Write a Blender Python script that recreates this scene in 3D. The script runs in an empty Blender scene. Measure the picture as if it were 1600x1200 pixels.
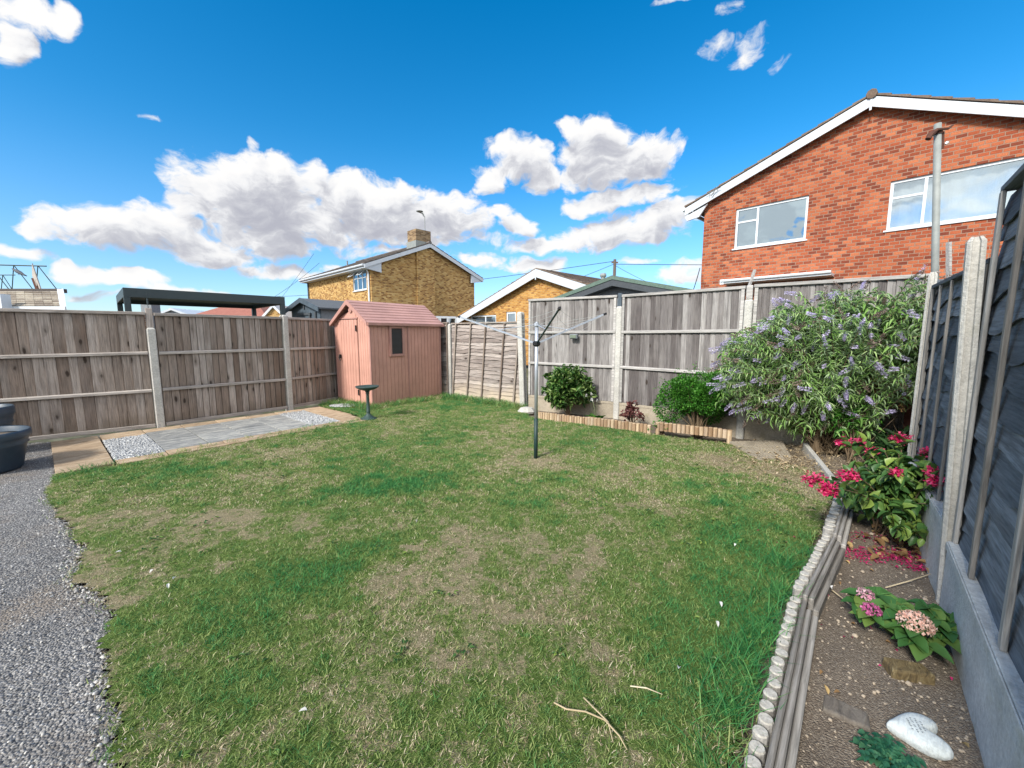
import bpy, math, random
import numpy as np
from mathutils import Vector, Matrix
from math import radians as R, sin, cos, pi

S = bpy.context.scene
rng = np.random.default_rng(7)
random.seed(7)

# ---------------------------------------------------------------- camera
FPX = 640.0                       # focal length in pixels of the 1600 px wide photo
PITCH = math.atan(78 / FPX)
EYE = 1.5
cam = bpy.data.cameras.new("camera")
cam.sensor_width = 36
cam.lens = 36 * FPX / 1600
cam.clip_start = 0.05
cam.clip_end = 2000
camo = bpy.data.objects.new("camera", cam)
camo.location = (0, 0, EYE)
camo.rotation_euler = (pi / 2 - PITCH, 0, 0)
S.collection.objects.link(camo)
S.camera = camo

# ---------------------------------------------------------------- light
SUN_EL = R(37)
SUN_AZ = math.atan2(-0.60, -0.80)          # compass angle of the sun seen from the garden (x, y)
sv = Vector((-0.64 * cos(SUN_EL), -0.77 * cos(SUN_EL), sin(SUN_EL))).normalized()
sun = bpy.data.lights.new("sun", 'SUN')
sun.energy = 1.9
sun.angle = R(10)
sun.color = (1.0, 0.95, 0.87)
suno = bpy.data.objects.new("sun", sun)
suno.rotation_euler = sv.to_track_quat('Z', 'Y').to_euler()
suno.location = (0, -20, 30)
S.collection.objects.link(suno)
S.view_settings.view_transform = 'Standard'
S.view_settings.look = 'None'
S.view_settings.gamma = 1
S.view_settings.use_curve_mapping = False
S.view_settings.exposure = 1.5

def ray(x, y):
    return (x - 800, FPX * cos(PITCH) - (y - 600) * sin(PITCH), -FPX * sin(PITCH) - (y - 600) * cos(PITCH))

def azel(x, y):
    d = ray(x, y)
    return math.atan2(d[0], d[1]), math.atan2(d[2], math.hypot(d[0], d[1]))

# ---------------------------------------------------------------- world: sky with cumulus
W = bpy.data.worlds.new("World")
S.world = W
W.use_nodes = True
nt = W.node_tree
nt.nodes.clear()

class NT:
    def __init__(s, tree): s.t = tree
    def n(s, typ, **kw):
        nd = s.t.nodes.new(typ)
        ins = kw.pop('ins', {})
        for k, v in kw.items(): setattr(nd, k, v)
        for k, v in ins.items():
            i = nd.inputs[k]
            if hasattr(v, 'is_linked') or isinstance(v, bpy.types.NodeSocket): s.t.links.new(v, i)
            else: i.default_value = v
        return nd
    def m(s, op, a, b=None, c=None, clamp=False):
        nd = s.t.nodes.new('ShaderNodeMath'); nd.operation = op; nd.use_clamp = clamp
        for i, v in enumerate((a, b, c)):
            if v is None: continue
            if isinstance(v, bpy.types.NodeSocket): s.t.links.new(v, nd.inputs[i])
            else: nd.inputs[i].default_value = v
        return nd.outputs[0]
    def vm(s, op, a, b=None):
        nd = s.t.nodes.new('ShaderNodeVectorMath'); nd.operation = op
        for i, v in enumerate((a, b)):
            if v is None: continue
            if isinstance(v, bpy.types.NodeSocket): s.t.links.new(v, nd.inputs[i])
            else: nd.inputs[i].default_value = v
        return nd.outputs['Value'] if op in ('LENGTH', 'DOT_PRODUCT', 'DISTANCE') else nd.outputs[0]
    def mix(s, f, a, b, mode='MIX'):
        nd = s.t.nodes.new('ShaderNodeMix'); nd.data_type = 'RGBA'; nd.blend_type = mode
        for i, v in ((0, f), (6, a), (7, b)):
            if isinstance(v, bpy.types.NodeSocket): s.t.links.new(v, nd.inputs[i])
            elif i == 0: nd.inputs[0].default_value = v
            else: nd.inputs[i].default_value = tuple(v) + (1,) if len(v) == 3 else v
        return nd.outputs[2]
    def ramp(s, f, stops, interp='LINEAR'):
        nd = s.t.nodes.new('ShaderNodeValToRGB'); nd.color_ramp.interpolation = interp
        e = nd.color_ramp.elements
        while len(e) < len(stops): e.new(0.5)
        for el, (p, c) in zip(e, stops):
            el.position = p
            el.color = (c, c, c, 1) if isinstance(c, (int, float)) else tuple(c) + (1,)
        s.t.links.new(f, nd.inputs[0])
        return nd.outputs[0]
    def sstep(s, x, a, b):
        nd = s.t.nodes.new('ShaderNodeMapRange'); nd.interpolation_type = 'SMOOTHSTEP'
        s.t.links.new(x, nd.inputs[0]); nd.inputs[1].default_value = a; nd.inputs[2].default_value = b
        return nd.outputs[0]
    def noise(s, vec, scale, detail=4, rough=0.5, dist=0.0):
        nd = s.t.nodes.new('ShaderNodeTexNoise')
        nd.inputs['Scale'].default_value = scale; nd.inputs['Detail'].default_value = detail
        nd.inputs['Roughness'].default_value = rough; nd.inputs['Distortion'].default_value = dist
        if vec is not None: s.t.links.new(vec, nd.inputs['Vector'])
        return nd.outputs[0]

# clouds as (px, py, rx, ry, strength) in photo pixels, turned into directions of the sky
CLOUDS = [(400,302,125,58,1.2),(325,295,58,38,1),(430,268,75,36,1),(350,262,50,26,.9),(490,272,26,26,.9),(300,318,45,26,.9),
 (590,325,130,48,1.1),(680,330,85,38,1),(740,338,32,30,.9),(560,300,60,30,.9),(480,352,190,32,1),(620,362,140,22,.9),
 (165,362,120,34,1),(60,362,38,22,.8),(110,350,40,24,.9),(255,352,80,30,1),(320,385,130,26,1),(420,372,90,30,1),(240,342,40,20,.8),
 (820,252,48,32,1),(790,232,34,18,.8),(850,272,30,26,.9),(925,205,50,30,1),(895,200,30,22,.8),(925,240,60,34,1),(1000,245,60,42,1.05),
 (955,268,90,28,1),(768,278,29,22,.95),(752,265,18,10,.6),(960,312,88,17,.9),(1015,300,45,14,.8),(905,322,34,13,.8),(960,368,110,20,1),(850,384,70,12,.8),
 (1060,328,34,18,.9),(1035,350,55,24,.95),(960,350,50,18,.9),(810,354,36,16,.9),(748,406,46,13,.85),(830,414,50,14,.85),(790,375,30,10,.5),
 (440,425,75,11,.8),(450,395,32,8,.7),(530,418,55,9,.5),(600,412,40,8,.4),(30,400,60,12,.85),(120,424,45,9,.8),(190,438,100,13,.85),(280,455,80,9,.7),(140,460,60,7,.6),
 (1070,428,58,18,.8),(1000,410,30,6,.4),(700,430,30,6,.4),
 (45,18,72,30,.95),(12,62,34,38,.9),(100,20,26,22,.7),(1120,72,20,13,.38),(1166,74,20,28,.42),(1050,0,34,7,.5),(1143,12,20,13,.4),(400,218,14,13,.5),(225,183,18,6,.32),
 (1216,102,12,10,.33),(785,335,22,12,.5),(1130,300,20,10,.5),(620,395,90,8,.5)]
q = NT(nt)
geo = q.n('ShaderNodeTexCoord').outputs['Generated']
sep = q.n('ShaderNodeSeparateXYZ', ins={0: geo})
dx, dy, dz = sep.outputs
az = q.m('ARCTAN2', dx, dy)
el = q.m('ARCSINE', dz)
pvec = q.n('ShaderNodeCombineXYZ', ins={0: az, 1: el}).outputs[0]
# domain warp so that the outlines billow
warp = q.n('ShaderNodeTexNoise', ins={'Vector': pvec, 'Scale': 9.0, 'Detail': 3.0, 'Roughness': .55})
wv = q.vm('MULTIPLY', q.vm('SUBTRACT', warp.outputs['Color'], (.5, .5, .5)), (.09, .07, 0))
pw = q.vm('ADD', pvec, wv)

def blobgroup():
    g = bpy.data.node_groups.new('cloud_field', 'ShaderNodeTree')
    g.interface.new_socket('P', in_out='INPUT', socket_type='NodeSocketVector')
    g.interface.new_socket('F', in_out='OUTPUT', socket_type='NodeSocketFloat')
    k = NT(g)
    gi = k.n('NodeGroupInput'); go = k.n('NodeGroupOutput')
    out = None
    for (x, y, rx, ry, st) in CLOUDS:
        a, e = azel(x, y)
        a2, _ = azel(x + rx, y); a1, _ = azel(x - rx, y)
        _, e2 = azel(x, y - ry); _, e1 = azel(x, y + ry)
        ra = abs(a2 - a1) / 2 * 1.08; re = abs(e2 - e1) / 2 * 1.12
        v = k.vm('MULTIPLY', k.vm('SUBTRACT', gi.outputs[0], (a, e, 0)), (1 / ra, 1 / re, 0))
        l = k.vm('DOT_PRODUCT', v, v)
        f = k.m('MULTIPLY_ADD', l, -st, st)
        if out is None: out = f
        else:
            nd = g.nodes.new('ShaderNodeMath'); nd.operation = 'SMOOTH_MAX'; nd.inputs[2].default_value = .18
            g.links.new(out, nd.inputs[0]); g.links.new(f, nd.inputs[1]); out = nd.outputs[0]
    g.links.new(out, go.inputs[0])
    return g
BG = blobgroup()
def field(vec):
    gn = nt.nodes.new('ShaderNodeGroup'); gn.node_tree = BG
    nt.links.new(vec, gn.inputs[0])
    st = q.vm('MULTIPLY', vec, (1, 1.5, 1))
    n1 = q.noise(st, 17, 9, .60)
    n2 = q.noise(st, 6, 3, .5)
    base = q.m('MAXIMUM', gn.outputs[0], -1.0)
    # unseen clouds behind the viewer, added for reflections and to brighten the shaded garden
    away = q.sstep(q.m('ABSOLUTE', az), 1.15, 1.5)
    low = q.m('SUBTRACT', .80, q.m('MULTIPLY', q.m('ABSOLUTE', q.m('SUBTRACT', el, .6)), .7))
    added_clouds = q.m('SUBTRACT', q.m('MULTIPLY', away, q.m('ADD', low, q.m('MULTIPLY', q.m('SUBTRACT', n2, .5), 6))), q.m('SUBTRACT', 1, away))
    base = q.m('MAXIMUM', base, added_clouds)
    v = q.m('ADD', base, q.m('MULTIPLY', q.m('SUBTRACT', n1, .5), 2.7))
    return v
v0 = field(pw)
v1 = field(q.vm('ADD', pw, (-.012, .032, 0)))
alpha = q.m('MULTIPLY', q.sstep(v0, -.05, .62), 1.0)
alpha = q.m('MULTIPLY', alpha, q.sstep(dz, -.01, .02))
shade = q.sstep(v1, -.15, 1.5)
ccol = q.ramp(shade, [(0, (1.0, .99, .98)), (.32, (.89, .895, .915)), (.65, (.64, .65, .70)), (1, (.48, .49, .56))])
sky = q.n('ShaderNodeTexSky', sky_type='NISHITA', sun_disc=False, sun_elevation=SUN_EL, sun_rotation=math.atan2(sv.x, sv.y),
          altitude=0, air_density=1.0, dust_density=.15, ozone_density=2.2)
hs = q.n('ShaderNodeHueSaturation', ins={'Hue': .488, 'Saturation': 1.45, 'Value': .95, 'Color': sky.outputs[0]})
lowt = q.mix(q.m('SUBTRACT', 1, q.sstep(dz, -.02, .30)), (.86, .90, 1.0), (.58, .70, .92))
skc = q.mix(q.m('MULTIPLY', q.m('SUBTRACT', 1, q.sstep(dz, -.02, .40)), .45), hs.outputs[0], sky.outputs[0])
skc = q.mix(1.0, skc, lowt, 'MULTIPLY')
bg1 = q.n('ShaderNodeBackground', ins={'Color': skc, 'Strength': .078})
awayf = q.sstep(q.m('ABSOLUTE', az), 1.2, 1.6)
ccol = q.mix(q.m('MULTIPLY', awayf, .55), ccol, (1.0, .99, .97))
ccol = q.mix(awayf, ccol, q.vm('MULTIPLY', ccol, (1.9, 1.88, 1.85)))  # out-of-view clouds boosted as added fill for the ambient light
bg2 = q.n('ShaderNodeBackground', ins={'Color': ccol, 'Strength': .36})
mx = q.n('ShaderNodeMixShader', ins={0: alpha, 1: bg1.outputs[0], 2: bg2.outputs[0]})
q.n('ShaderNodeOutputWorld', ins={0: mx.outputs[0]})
W.cycles.sampling_method = 'MANUAL'
W.cycles.sample_map_resolution = 512
S.cycles.max_bounces = 6
S.cycles.transparent_max_bounces = 8

# ================================================================ materials
MATS = {}
def newmat(name):
    m = bpy.data.materials.new(name); m.use_nodes = True
    t = m.node_tree; b = t.nodes['Principled BSDF']
    MATS[name] = m
    return m, NT(t), b
def lk(k, a, b): k.t.links.new(a, b)
def bump(k, b, h, dist=.01, strength=1.0):
    bn = k.n('ShaderNodeBump', ins={'Height': h, 'Strength': strength, 'Distance': dist})
    lk(k, bn.outputs[0], b.inputs['Normal'])
def rnd(k):
    return k.n('ShaderNodeAttribute', attribute_name='rnd').outputs['Fac']

def plain(name, col, rough=.6, metal=0, var=.15, scale=12, bmp=.0, spec=.5):
    m, k, b = newmat(name)
    oc = k.n('ShaderNodeTexCoord').outputs['Object']
    n = k.noise(oc, scale, 6, .6)
    f = k.ramp(n, [(.25, 1 - var), (.75, 1 + var)])
    c = k.mix(1.0, col, f, 'MULTIPLY')
    lk(k, c, b.inputs['Base Color'])
    b.inputs['Roughness'].default_value = rough
    b.inputs['Metallic'].default_value = metal
    b.inputs['Specular IOR Level'].default_value = spec
    if bmp: bump(k, b, k.noise(oc, scale * 5, 4, .6), bmp)
    return m

def wood(name, cols, axis='Z', knots=True, rough=.85, stain=None, grain=1.0, weather=.25):
    """cols: three colours chosen per board by 'rnd', grain along axis"""
    m, k, b = newmat(name)
    oc = k.n('ShaderNodeTexCoord').outputs['Object']
    r = rnd(k)
    off = k.n('ShaderNodeCombineXYZ', ins={0: k.m('MULTIPLY', r, 41.3), 1: k.m('MULTIPLY', r, 17.7), 2: k.m('MULTIPLY', r, 63.1)}).outputs[0]
    p = k.vm('ADD', oc, off)
    sc = {'Z': (1, 1, .06), 'X': (.06, 1, 1)}[axis]
    ps = k.vm('MULTIPLY', p, sc)
    g = k.noise(ps, 90 * grain, 5, .65, .4)
    g2 = k.noise(ps, 22 * grain, 3, .5, 1.0)
    big = k.noise(k.vm('MULTIPLY', p, (1.3, 1, .5) if axis == 'Z' else (.5, 1, 1.3)), 2.2, 3, .6)
    c = k.ramp(r, [(0, cols[0]), (.5, cols[1]), (1, cols[2])])
    c = k.mix(k.m('MULTIPLY', k.sstep(g2, .42, .7), .5), c, tuple(x * .55 for x in cols[0]), 'MIX')
    c = k.mix(k.m('MULTIPLY', k.sstep(big, .45, .75), weather), c, (.42, .40, .38), 'MIX')
    c = k.mix(1.0, c, k.ramp(g, [(.3, .62), (.6, 1.12)]), 'MULTIPLY')
    h = g
    if knots:
        kv = k.vm('MULTIPLY', p, (7.5, 1, 3.2) if axis == 'Z' else (3.2, 1, 7.5))
        kw = k.vm('ADD', kv, k.vm('MULTIPLY', k.n('ShaderNodeTexNoise', ins={'Vector': oc, 'Scale': 14.0}).outputs['Color'], (.15, 0, .15)))
        vo = k.n('ShaderNodeTexVoronoi', ins={'Vector': kw, 'Scale': 1.0, 'Randomness': 1.0})
        d = vo.outputs['Distance']
        halo = k.m('SUBTRACT', 1, k.sstep(d, .12, .42))
        kn = k.m('SUBTRACT', 1, k.sstep(d, .10, .19))
        pick = k.m('GREATER_THAN', k.n('ShaderNodeSeparateColor', ins={0: vo.outputs['Color']}).outputs[0], .38)
        c = k.mix(k.m('MULTIPLY', k.m('MULTIPLY', halo, pick), .5), c, tuple(x * .42 for x in cols[1]), 'MIX')
        c = k.mix(k.m('MULTIPLY', k.m('MULTIPLY', kn, pick), .9), c, (.035, .024, .018), 'MIX')
    if stain is not None:
        z = k.n('ShaderNodeSeparateXYZ', ins={0: oc}).outputs[2]
        sn = k.m('ADD', z, k.m('MULTIPLY', k.m('SUBTRACT', k.noise(oc, 3, 4, .6), .5), .5))
        c = k.mix(k.m('MULTIPLY', k.m('SUBTRACT', 1, k.sstep(sn, .0, .5 if axis == 'X' else .32)), 1 if axis == 'X' else .55), c, stain, 'MIX')
    lk(k, c, b.inputs['Base Color'])
    b.inputs['Roughness'].default_value = rough
    b.inputs['Specular IOR Level'].default_value = .25
    bump(k, b, h, .004, .8)
    return m

wood('fence_brown', [(.19, .14, .11), (.31, .255, .215), (.45, .395, .355)], weather=.22, stain=(.13, .105, .075))
wood('fence_grey', [(.115, .102, .10), (.225, .21, .205), (.38, .365, .355)], weather=.22)
wood('lap_grey', [(.20, .165, .15), (.33, .285, .26), (.47, .42, .385)], axis='X', weather=.3, stain=(.50, .42, .32))
wood('lap_black', [(.075, .092, .112), (.145, .17, .20), (.26, .29, .325)], axis='X', knots=False, weather=.12)
wood('rail_light', [(.33, .29, .26), (.42, .38, .345), (.50, .455, .41)], axis='X', knots=False, weather=.25)
wood('rail_grey', [(.36, .35, .335), (.44, .425, .405), (.52, .50, .48)], axis='X', knots=False, weather=.25)
wood('batten_wood', [(.22, .17, .14), (.29, .24, .20), (.38, .33, .29)], axis='Z', knots=False, weather=.25)
wood('batten_grey', [(.25, .235, .215), (.33, .315, .295), (.42, .405, .38)], axis='Z', knots=False, weather=.25)
wood('log_wood', [(.34, .22, .13), (.50, .36, .23), (.62, .48, .32)], axis='Z', knots=False, weather=.3)
wood('edging_wood', [(.24, .225, .205), (.35, .335, .315), (.44, .43, .41)], axis='X', knots=False, weather=.35)

def concrete(name, col, lich=(.42, .40, .22), amt=.35, scale=1.0):
    m, k, b = newmat(name)
    oc = k.n('ShaderNodeTexCoord').outputs['Object']
    n1 = k.noise(oc, 3.0 * scale, 5, .65); n2 = k.noise(oc, 45 * scale, 4, .7)
    c = k.mix(1.0, col, k.ramp(n1, [(.25, .72), (.75, 1.15)]), 'MULTIPLY')
    c = k.mix(k.m('MULTIPLY', k.sstep(k.noise(oc, 5.5 * scale, 6, .7), .52, .75), amt), c, lich)
    c = k.mix(1.0, c, k.ramp(n2, [(.3, .78), (.62, 1.1)]), 'MULTIPLY')
    vo = k.n('ShaderNodeTexVoronoi', ins={'Vector': oc, 'Scale': 120.0 * scale})
    c = k.mix(k.m('MULTIPLY', k.m('SUBTRACT', 1, k.sstep(vo.outputs['Distance'], .1, .3)), .35), c, tuple(x * .45 for x in col))
    lk(k, c, b.inputs['Base Color']); b.inputs['Roughness'].default_value = .9
    b.inputs['Specular IOR Level'].default_value = .2
    bump(k, b, k.m('ADD', n2, k.m('MULTIPLY', vo.outputs['Distance'], .4)), .006, .7)
    return m
concrete('concrete_post', (.52, .51, .475), (.38, .37, .24), .3)
concrete('gravel_board', (.54, .56, .555), (.36, .36, .24), .45)
concrete('gravel_board_tan', (.40, .35, .275), (.24, .22, .13), .6)

def brick(name, c1, c2, c3, mortar, bw=.225, bh=.075):
    m, k, b = newmat(name)
    oc = k.n('ShaderNodeTexCoord').outputs['Object']
    sp = k.n('ShaderNodeSeparateXYZ', ins={0: oc}).outputs
    uv = k.n('ShaderNodeCombineXYZ', ins={0: k.m('ADD', sp[0], sp[1]), 1: sp[2]}).outputs[0]
    wob = k.vm('MULTIPLY', k.vm('SUBTRACT', k.n('ShaderNodeTexNoise', ins={'Vector': uv, 'Scale': 9.0, 'Detail': 3.0}).outputs['Color'], (.5, .5, .5)), (.012, .012, 0))
    uv = k.vm('ADD', uv, wob)
    bt = k.n('ShaderNodeTexBrick', ins={'Vector': uv, 'Color1': (0, 0, 0, 1), 'Color2': (1, 1, 1, 1), 'Mortar': (.5, .5, .5, 1), 'Scale': 1.0,
             'Mortar Size': .0085, 'Mortar Smooth': .25, 'Bias': 0.0, 'Brick Width': bw, 'Row Height': bh})
    t = bt.outputs['Color']; mf = bt.outputs['Fac']
    tone = k.m('ADD', t, k.m('MULTIPLY', k.m('SUBTRACT', k.noise(uv, 9, 4, .7), .5), .35), clamp=True)
    c = k.ramp(tone, [(0, c1), (.45, c2), (1, c3)])
    c = k.mix(1.0, c, k.ramp(k.noise(uv, 60, 3, .6), [(.3, .75), (.65, 1.15)]), 'MULTIPLY')
    c = k.mix(1.0, c, k.ramp(k.noise(oc, .7, 4, .6), [(.3, .86), (.7, 1.1)]), 'MULTIPLY')
    c = k.mix(mf, c, mortar)
    lk(k, c, b.inputs['Base Color']); b.inputs['Roughness'].default_value = .9
    b.inputs['Specular IOR Level'].default_value = .2
    bump(k, b, k.m('ADD', k.m('MULTIPLY', mf, -1), k.m('MULTIPLY', k.noise(uv, 80, 3, .6), .35)), .012, .9)
    return m
brick('brick_red', (.17, .044, .026), (.34, .082, .036), (.47, .155, .072), (.31, .20, .145), bw=.165)
brick('brick_yellow', (.20, .085, .028), (.46, .255, .078), (.62, .42, .17), (.46, .34, .18), bw=.18)
brick('brick_chimney', (.14, .085, .045), (.25, .16, .085), (.36, .25, .14), (.30, .25, .18))
brick('brick_orange', (.27, .11, .03), (.46, .22, .05), (.58, .33, .10), (.46, .34, .18), bw=.19)
brick('brick_brown', (.20, .10, .06), (.30, .16, .10), (.38, .22, .14), (.4, .36, .3))

def tiles(name, c1, c2, c3, w=.3, h=.30):
    m, k, b = newmat(name)
    oc = k.n('ShaderNodeTexCoord').outputs['Object']
    sp = k.n('ShaderNodeSeparateXYZ', ins={0: oc}).outputs
    r = rnd(k)
    n = k.noise(oc, 4, 5, .7); n2 = k.noise(oc, 40, 4, .7)
    tone = k.m('ADD', k.m('MULTIPLY', r, .6), k.m('MULTIPLY', k.m('SUBTRACT', n, .3), 1.0), clamp=True)
    c = k.ramp(tone, [(0, c1), (.5, c2), (1, c3)])
    c = k.mix(1.0, c, k.ramp(n2, [(.3, .7), (.65, 1.2)]), 'MULTIPLY')
    lk(k, c, b.inputs['Base Color']); b.inputs['Roughness'].default_value = .9
    bump(k, b, n2, .01, .6)
    return m
tiles('roof_dark', (.055, .048, .045), (.10, .085, .078), (.17, .15, .14))
tiles('roof_brown', (.11, .075, .055), (.17, .125, .095), (.25, .20, .16))
tiles('roof_red', (.20, .07, .05), (.30, .115, .085), (.36, .17, .13))
tiles('roof_lichen', (.15, .12, .095), (.30, .26, .21), (.46, .42, .34))

plain('upvc_white', (.62, .66, .70), .35, var=.04, scale=3)
plain('fascia_white', (.52, .56, .61), .5, var=.07, scale=2)
plain('felt_green', (.11, .165, .135), .95, var=.25, scale=30, bmp=.004)
plain('felt_grey', (.10, .11, .12), .95, var=.25, scale=30, bmp=.004)
plain('dark_board', (.055, .065, .075), .8, var=.2)
plain('slate_paint', (.060, .085, .11), .7, var=.25, scale=6)
plain('grey_board', (.20, .22, .24), .8, var=.2)
plain('pergola_metal', (.028, .045, .050), .45, var=.1, scale=3)
plain('pot_plastic', (.035, .058, .085), .42, var=.25, scale=5)
plain('bath_green', (.030, .060, .055), .6, var=.35, scale=25)
plain('alu', (.52, .56, .62), .38, metal=.55, var=.08, scale=4)
plain('steel_grey', (.25, .27, .26), .65, metal=.1, var=.2, scale=8)
plain('tube_green', (.012, .038, .036), .55, var=.2)
plain('black_plastic', (.012, .012, .014), .45, var=.1)
plain('line_cord', (.45, .48, .46), .7, var=.1)
plain('rust', (.09, .035, .022), .85, var=.4, scale=30)
plain('telegraph', (.13, .10, .08), .9, var=.3)
plain('wire_black', (.05, .06, .07), .6)
plain('pinkish_post', (.22, .08, .06), .8, var=.3)
plain('curtain', (.66, .72, .74), .9, var=.05)
plain('soil_stone', (.36, .30, .23), .9, var=.4, scale=20)
plain('room_dark', (.045, .05, .055), .9, var=.2)
plain('pigeon_grey', (.09, .10, .12), .8, var=.3, scale=40)
plain('paint_panel', (.42, .38, .34), .8, var=.25, scale=5)
plain('lantern_glass', (.16, .20, .15), .3, var=.1)

def shedmat(name, col):
    m, k, b = newmat(name)
    oc = k.n('ShaderNodeTexCoord').outputs['Object']
    n = k.noise(k.vm('MULTIPLY', oc, (1, 1, .08)), 70, 5, .6)
    c = k.mix(1.0, col, k.ramp(k.noise(oc, 2.2, 4, .6), [(.3, .86), (.7, 1.1)]), 'MULTIPLY')
    c = k.mix(1.0, c, k.ramp(n, [(.3, .88), (.7, 1.08)]), 'MULTIPLY')
    lk(k, c, b.inputs['Base Color']); b.inputs['Roughness'].default_value = .62
    bump(k, b, n, .003, .6)
shedmat('shed_plastic', (.56, .30, .235))
shedmat('shed_roof_plastic', (.47, .27, .235))
shedmat('shed_frame', (.44, .235, .195))

def glass(name, inside, refl=.6, rough=.03):
    m, k, b = newmat(name)
    t = m.node_tree
    gl = k.n('ShaderNodeBsdfGlossy', ins={'Color': (.34, .43, .48, 1), 'Roughness': rough})
    n = k.noise(k.n('ShaderNodeTexCoord').outputs['Object'], 1.3, 2, .5)
    bn = k.n('ShaderNodeBump', ins={'Height': n, 'Strength': .25, 'Distance': .05})
    lk(k, bn.outputs[0], gl.inputs['Normal'])
    lk(k, (b.outputs[0]), k.n('ShaderNodeMixShader').inputs[1])
    mxs = [x for x in t.nodes if x.type == 'MIX_SHADER'][0]
    b.inputs['Base Color'].default_value = tuple(inside) + (1,)
    b.inputs['Roughness'].default_value = .6
    lk(k, gl.outputs[0], mxs.inputs[2]); mxs.inputs[0].default_value = refl
    out = [x for x in t.nodes if x.type == 'OUTPUT_MATERIAL'][0]
    lk(k, mxs.outputs[0], out.inputs[0])
glass('glass_sky', (.05, .06, .07), .72)
glass('glass_dark', (.008, .009, .011), .05, .15)

# curtained glass: folds of the net curtain are the pane's backing colour
def glass_curtain():
    m, k, b = newmat('glass_curtain'); t = m.node_tree
    m.blend_method = 'BLEND' if hasattr(m, 'blend_method') else m.blend_method
    gl = k.n('ShaderNodeBsdfGlossy', ins={'Color': (.55, .65, .70, 1), 'Roughness': .03})
    tr = k.n('ShaderNodeBsdfTransparent')
    mxs = k.n('ShaderNodeMixShader', ins={0: .42, 1: tr.outputs[0], 2: gl.outputs[0]})
    mxs.inputs[0].default_value = .35
    out = [x for x in t.nodes if x.type == 'OUTPUT_MATERIAL'][0]
    lk(k, mxs.outputs[0], out.inputs[0])
glass_curtain()

def leafmat(name, c1, c2, c3, rough=.5, trans=.25, back=None):
    m, k, b = newmat(name); t = m.node_tree
    r = rnd(k)
    c = k.ramp(r, [(0, c1), (.5, c2), (1, c3)])
    gp = k.n('ShaderNodeNewGeometry')
    c = k.mix(1.0, c, k.ramp(k.noise(gp.outputs['Position'], 5, 3, .6), [(.3, .78), (.7, 1.2)]), 'MULTIPLY')
    if back is not None:
        c = k.mix(k.m('MULTIPLY', gp.outputs['Backfacing'], .85), c, back)
    lk(k, c, b.inputs['Base Color']); b.inputs['Roughness'].default_value = rough
    b.inputs['Specular IOR Level'].default_value = .35
    tl = k.n('ShaderNodeBsdfTranslucent', ins={'Color': c})
    mxs = k.n('ShaderNodeMixShader', ins={0: trans, 1: b.outputs[0], 2: tl.outputs[0]})
    out = [x for x in t.nodes if x.type == 'OUTPUT_MATERIAL'][0]
    lk(k, mxs.outputs[0], out.inputs[0])
    return m
leafmat('leaf_laurel', (.03, .09, .02), (.075, .17, .035), (.30, .42, .13), .32)
leafmat('leaf_box', (.02, .10, .012), (.05, .19, .02), (.11, .30, .04), .45)
leafmat('leaf_buddleia', (.12, .25, .05), (.24, .42, .11), (.50, .64, .32), .6, back=(.40, .54, .32))
leafmat('leaf_dark', (.020, .055, .020), (.04, .10, .03), (.08, .15, .05), .45)
leafmat('leaf_shrub', (.04, .11, .03), (.08, .18, .045), (.24, .34, .07), .4)
leafmat('leaf_hydrangea', (.04, .13, .035), (.075, .19, .05), (.16, .25, .06), .45)
leafmat('leaf_weed', (.012, .08, .045), (.03, .13, .07), (.06, .18, .09), .5)
leafmat('leaf_red', (.08, .03, .03), (.15, .05, .05), (.22, .10, .08), .5)
leafmat('leaf_dead', (.16, .09, .035), (.33, .20, .09), (.50, .36, .16), .8)
leafmat('petal_lilac', (.50, .44, .66), (.64, .58, .78), (.80, .76, .90), .6, .35)
leafmat('petal_spent', (.20, .14, .10), (.30, .22, .18), (.38, .31, .28), .8)
leafmat('petal_crimson', (.50, .01, .10), (.78, .03, .18), (.92, .16, .32), .5, .35)
leafmat('petal_pink', (.62, .22, .36), (.80, .45, .55), (.90, .68, .72), .6, .35)
leafmat('petal_salmon', (.70, .38, .30), (.85, .58, .48), (.92, .74, .66), .6, .35)
leafmat('petal_mauve', (.42, .06, .22), (.62, .14, .36), (.78, .34, .52), .6, .35)
leafmat('petal_fallen', (.22, .005, .05), (.42, .01, .10), (.58, .04, .18), .8, .1)
leafmat('petal_white', (.7, .7, .66), (.8, .8, .78), (.85, .85, .85), .6, .3)
leafmat('stem_green', (.10, .15, .06), (.17, .20, .09), (.24, .26, .14), .7, 0)
leafmat('stem_brown', (.10, .07, .04), (.16, .115, .07), (.25, .19, .12), .85, 0)
leafmat('dry_stalk', (.45, .36, .22), (.60, .50, .33), (.70, .62, .45), .85, .1)
leafmat('straw', (.30, .22, .13), (.46, .36, .22), (.62, .52, .36), .9, .1)

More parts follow.
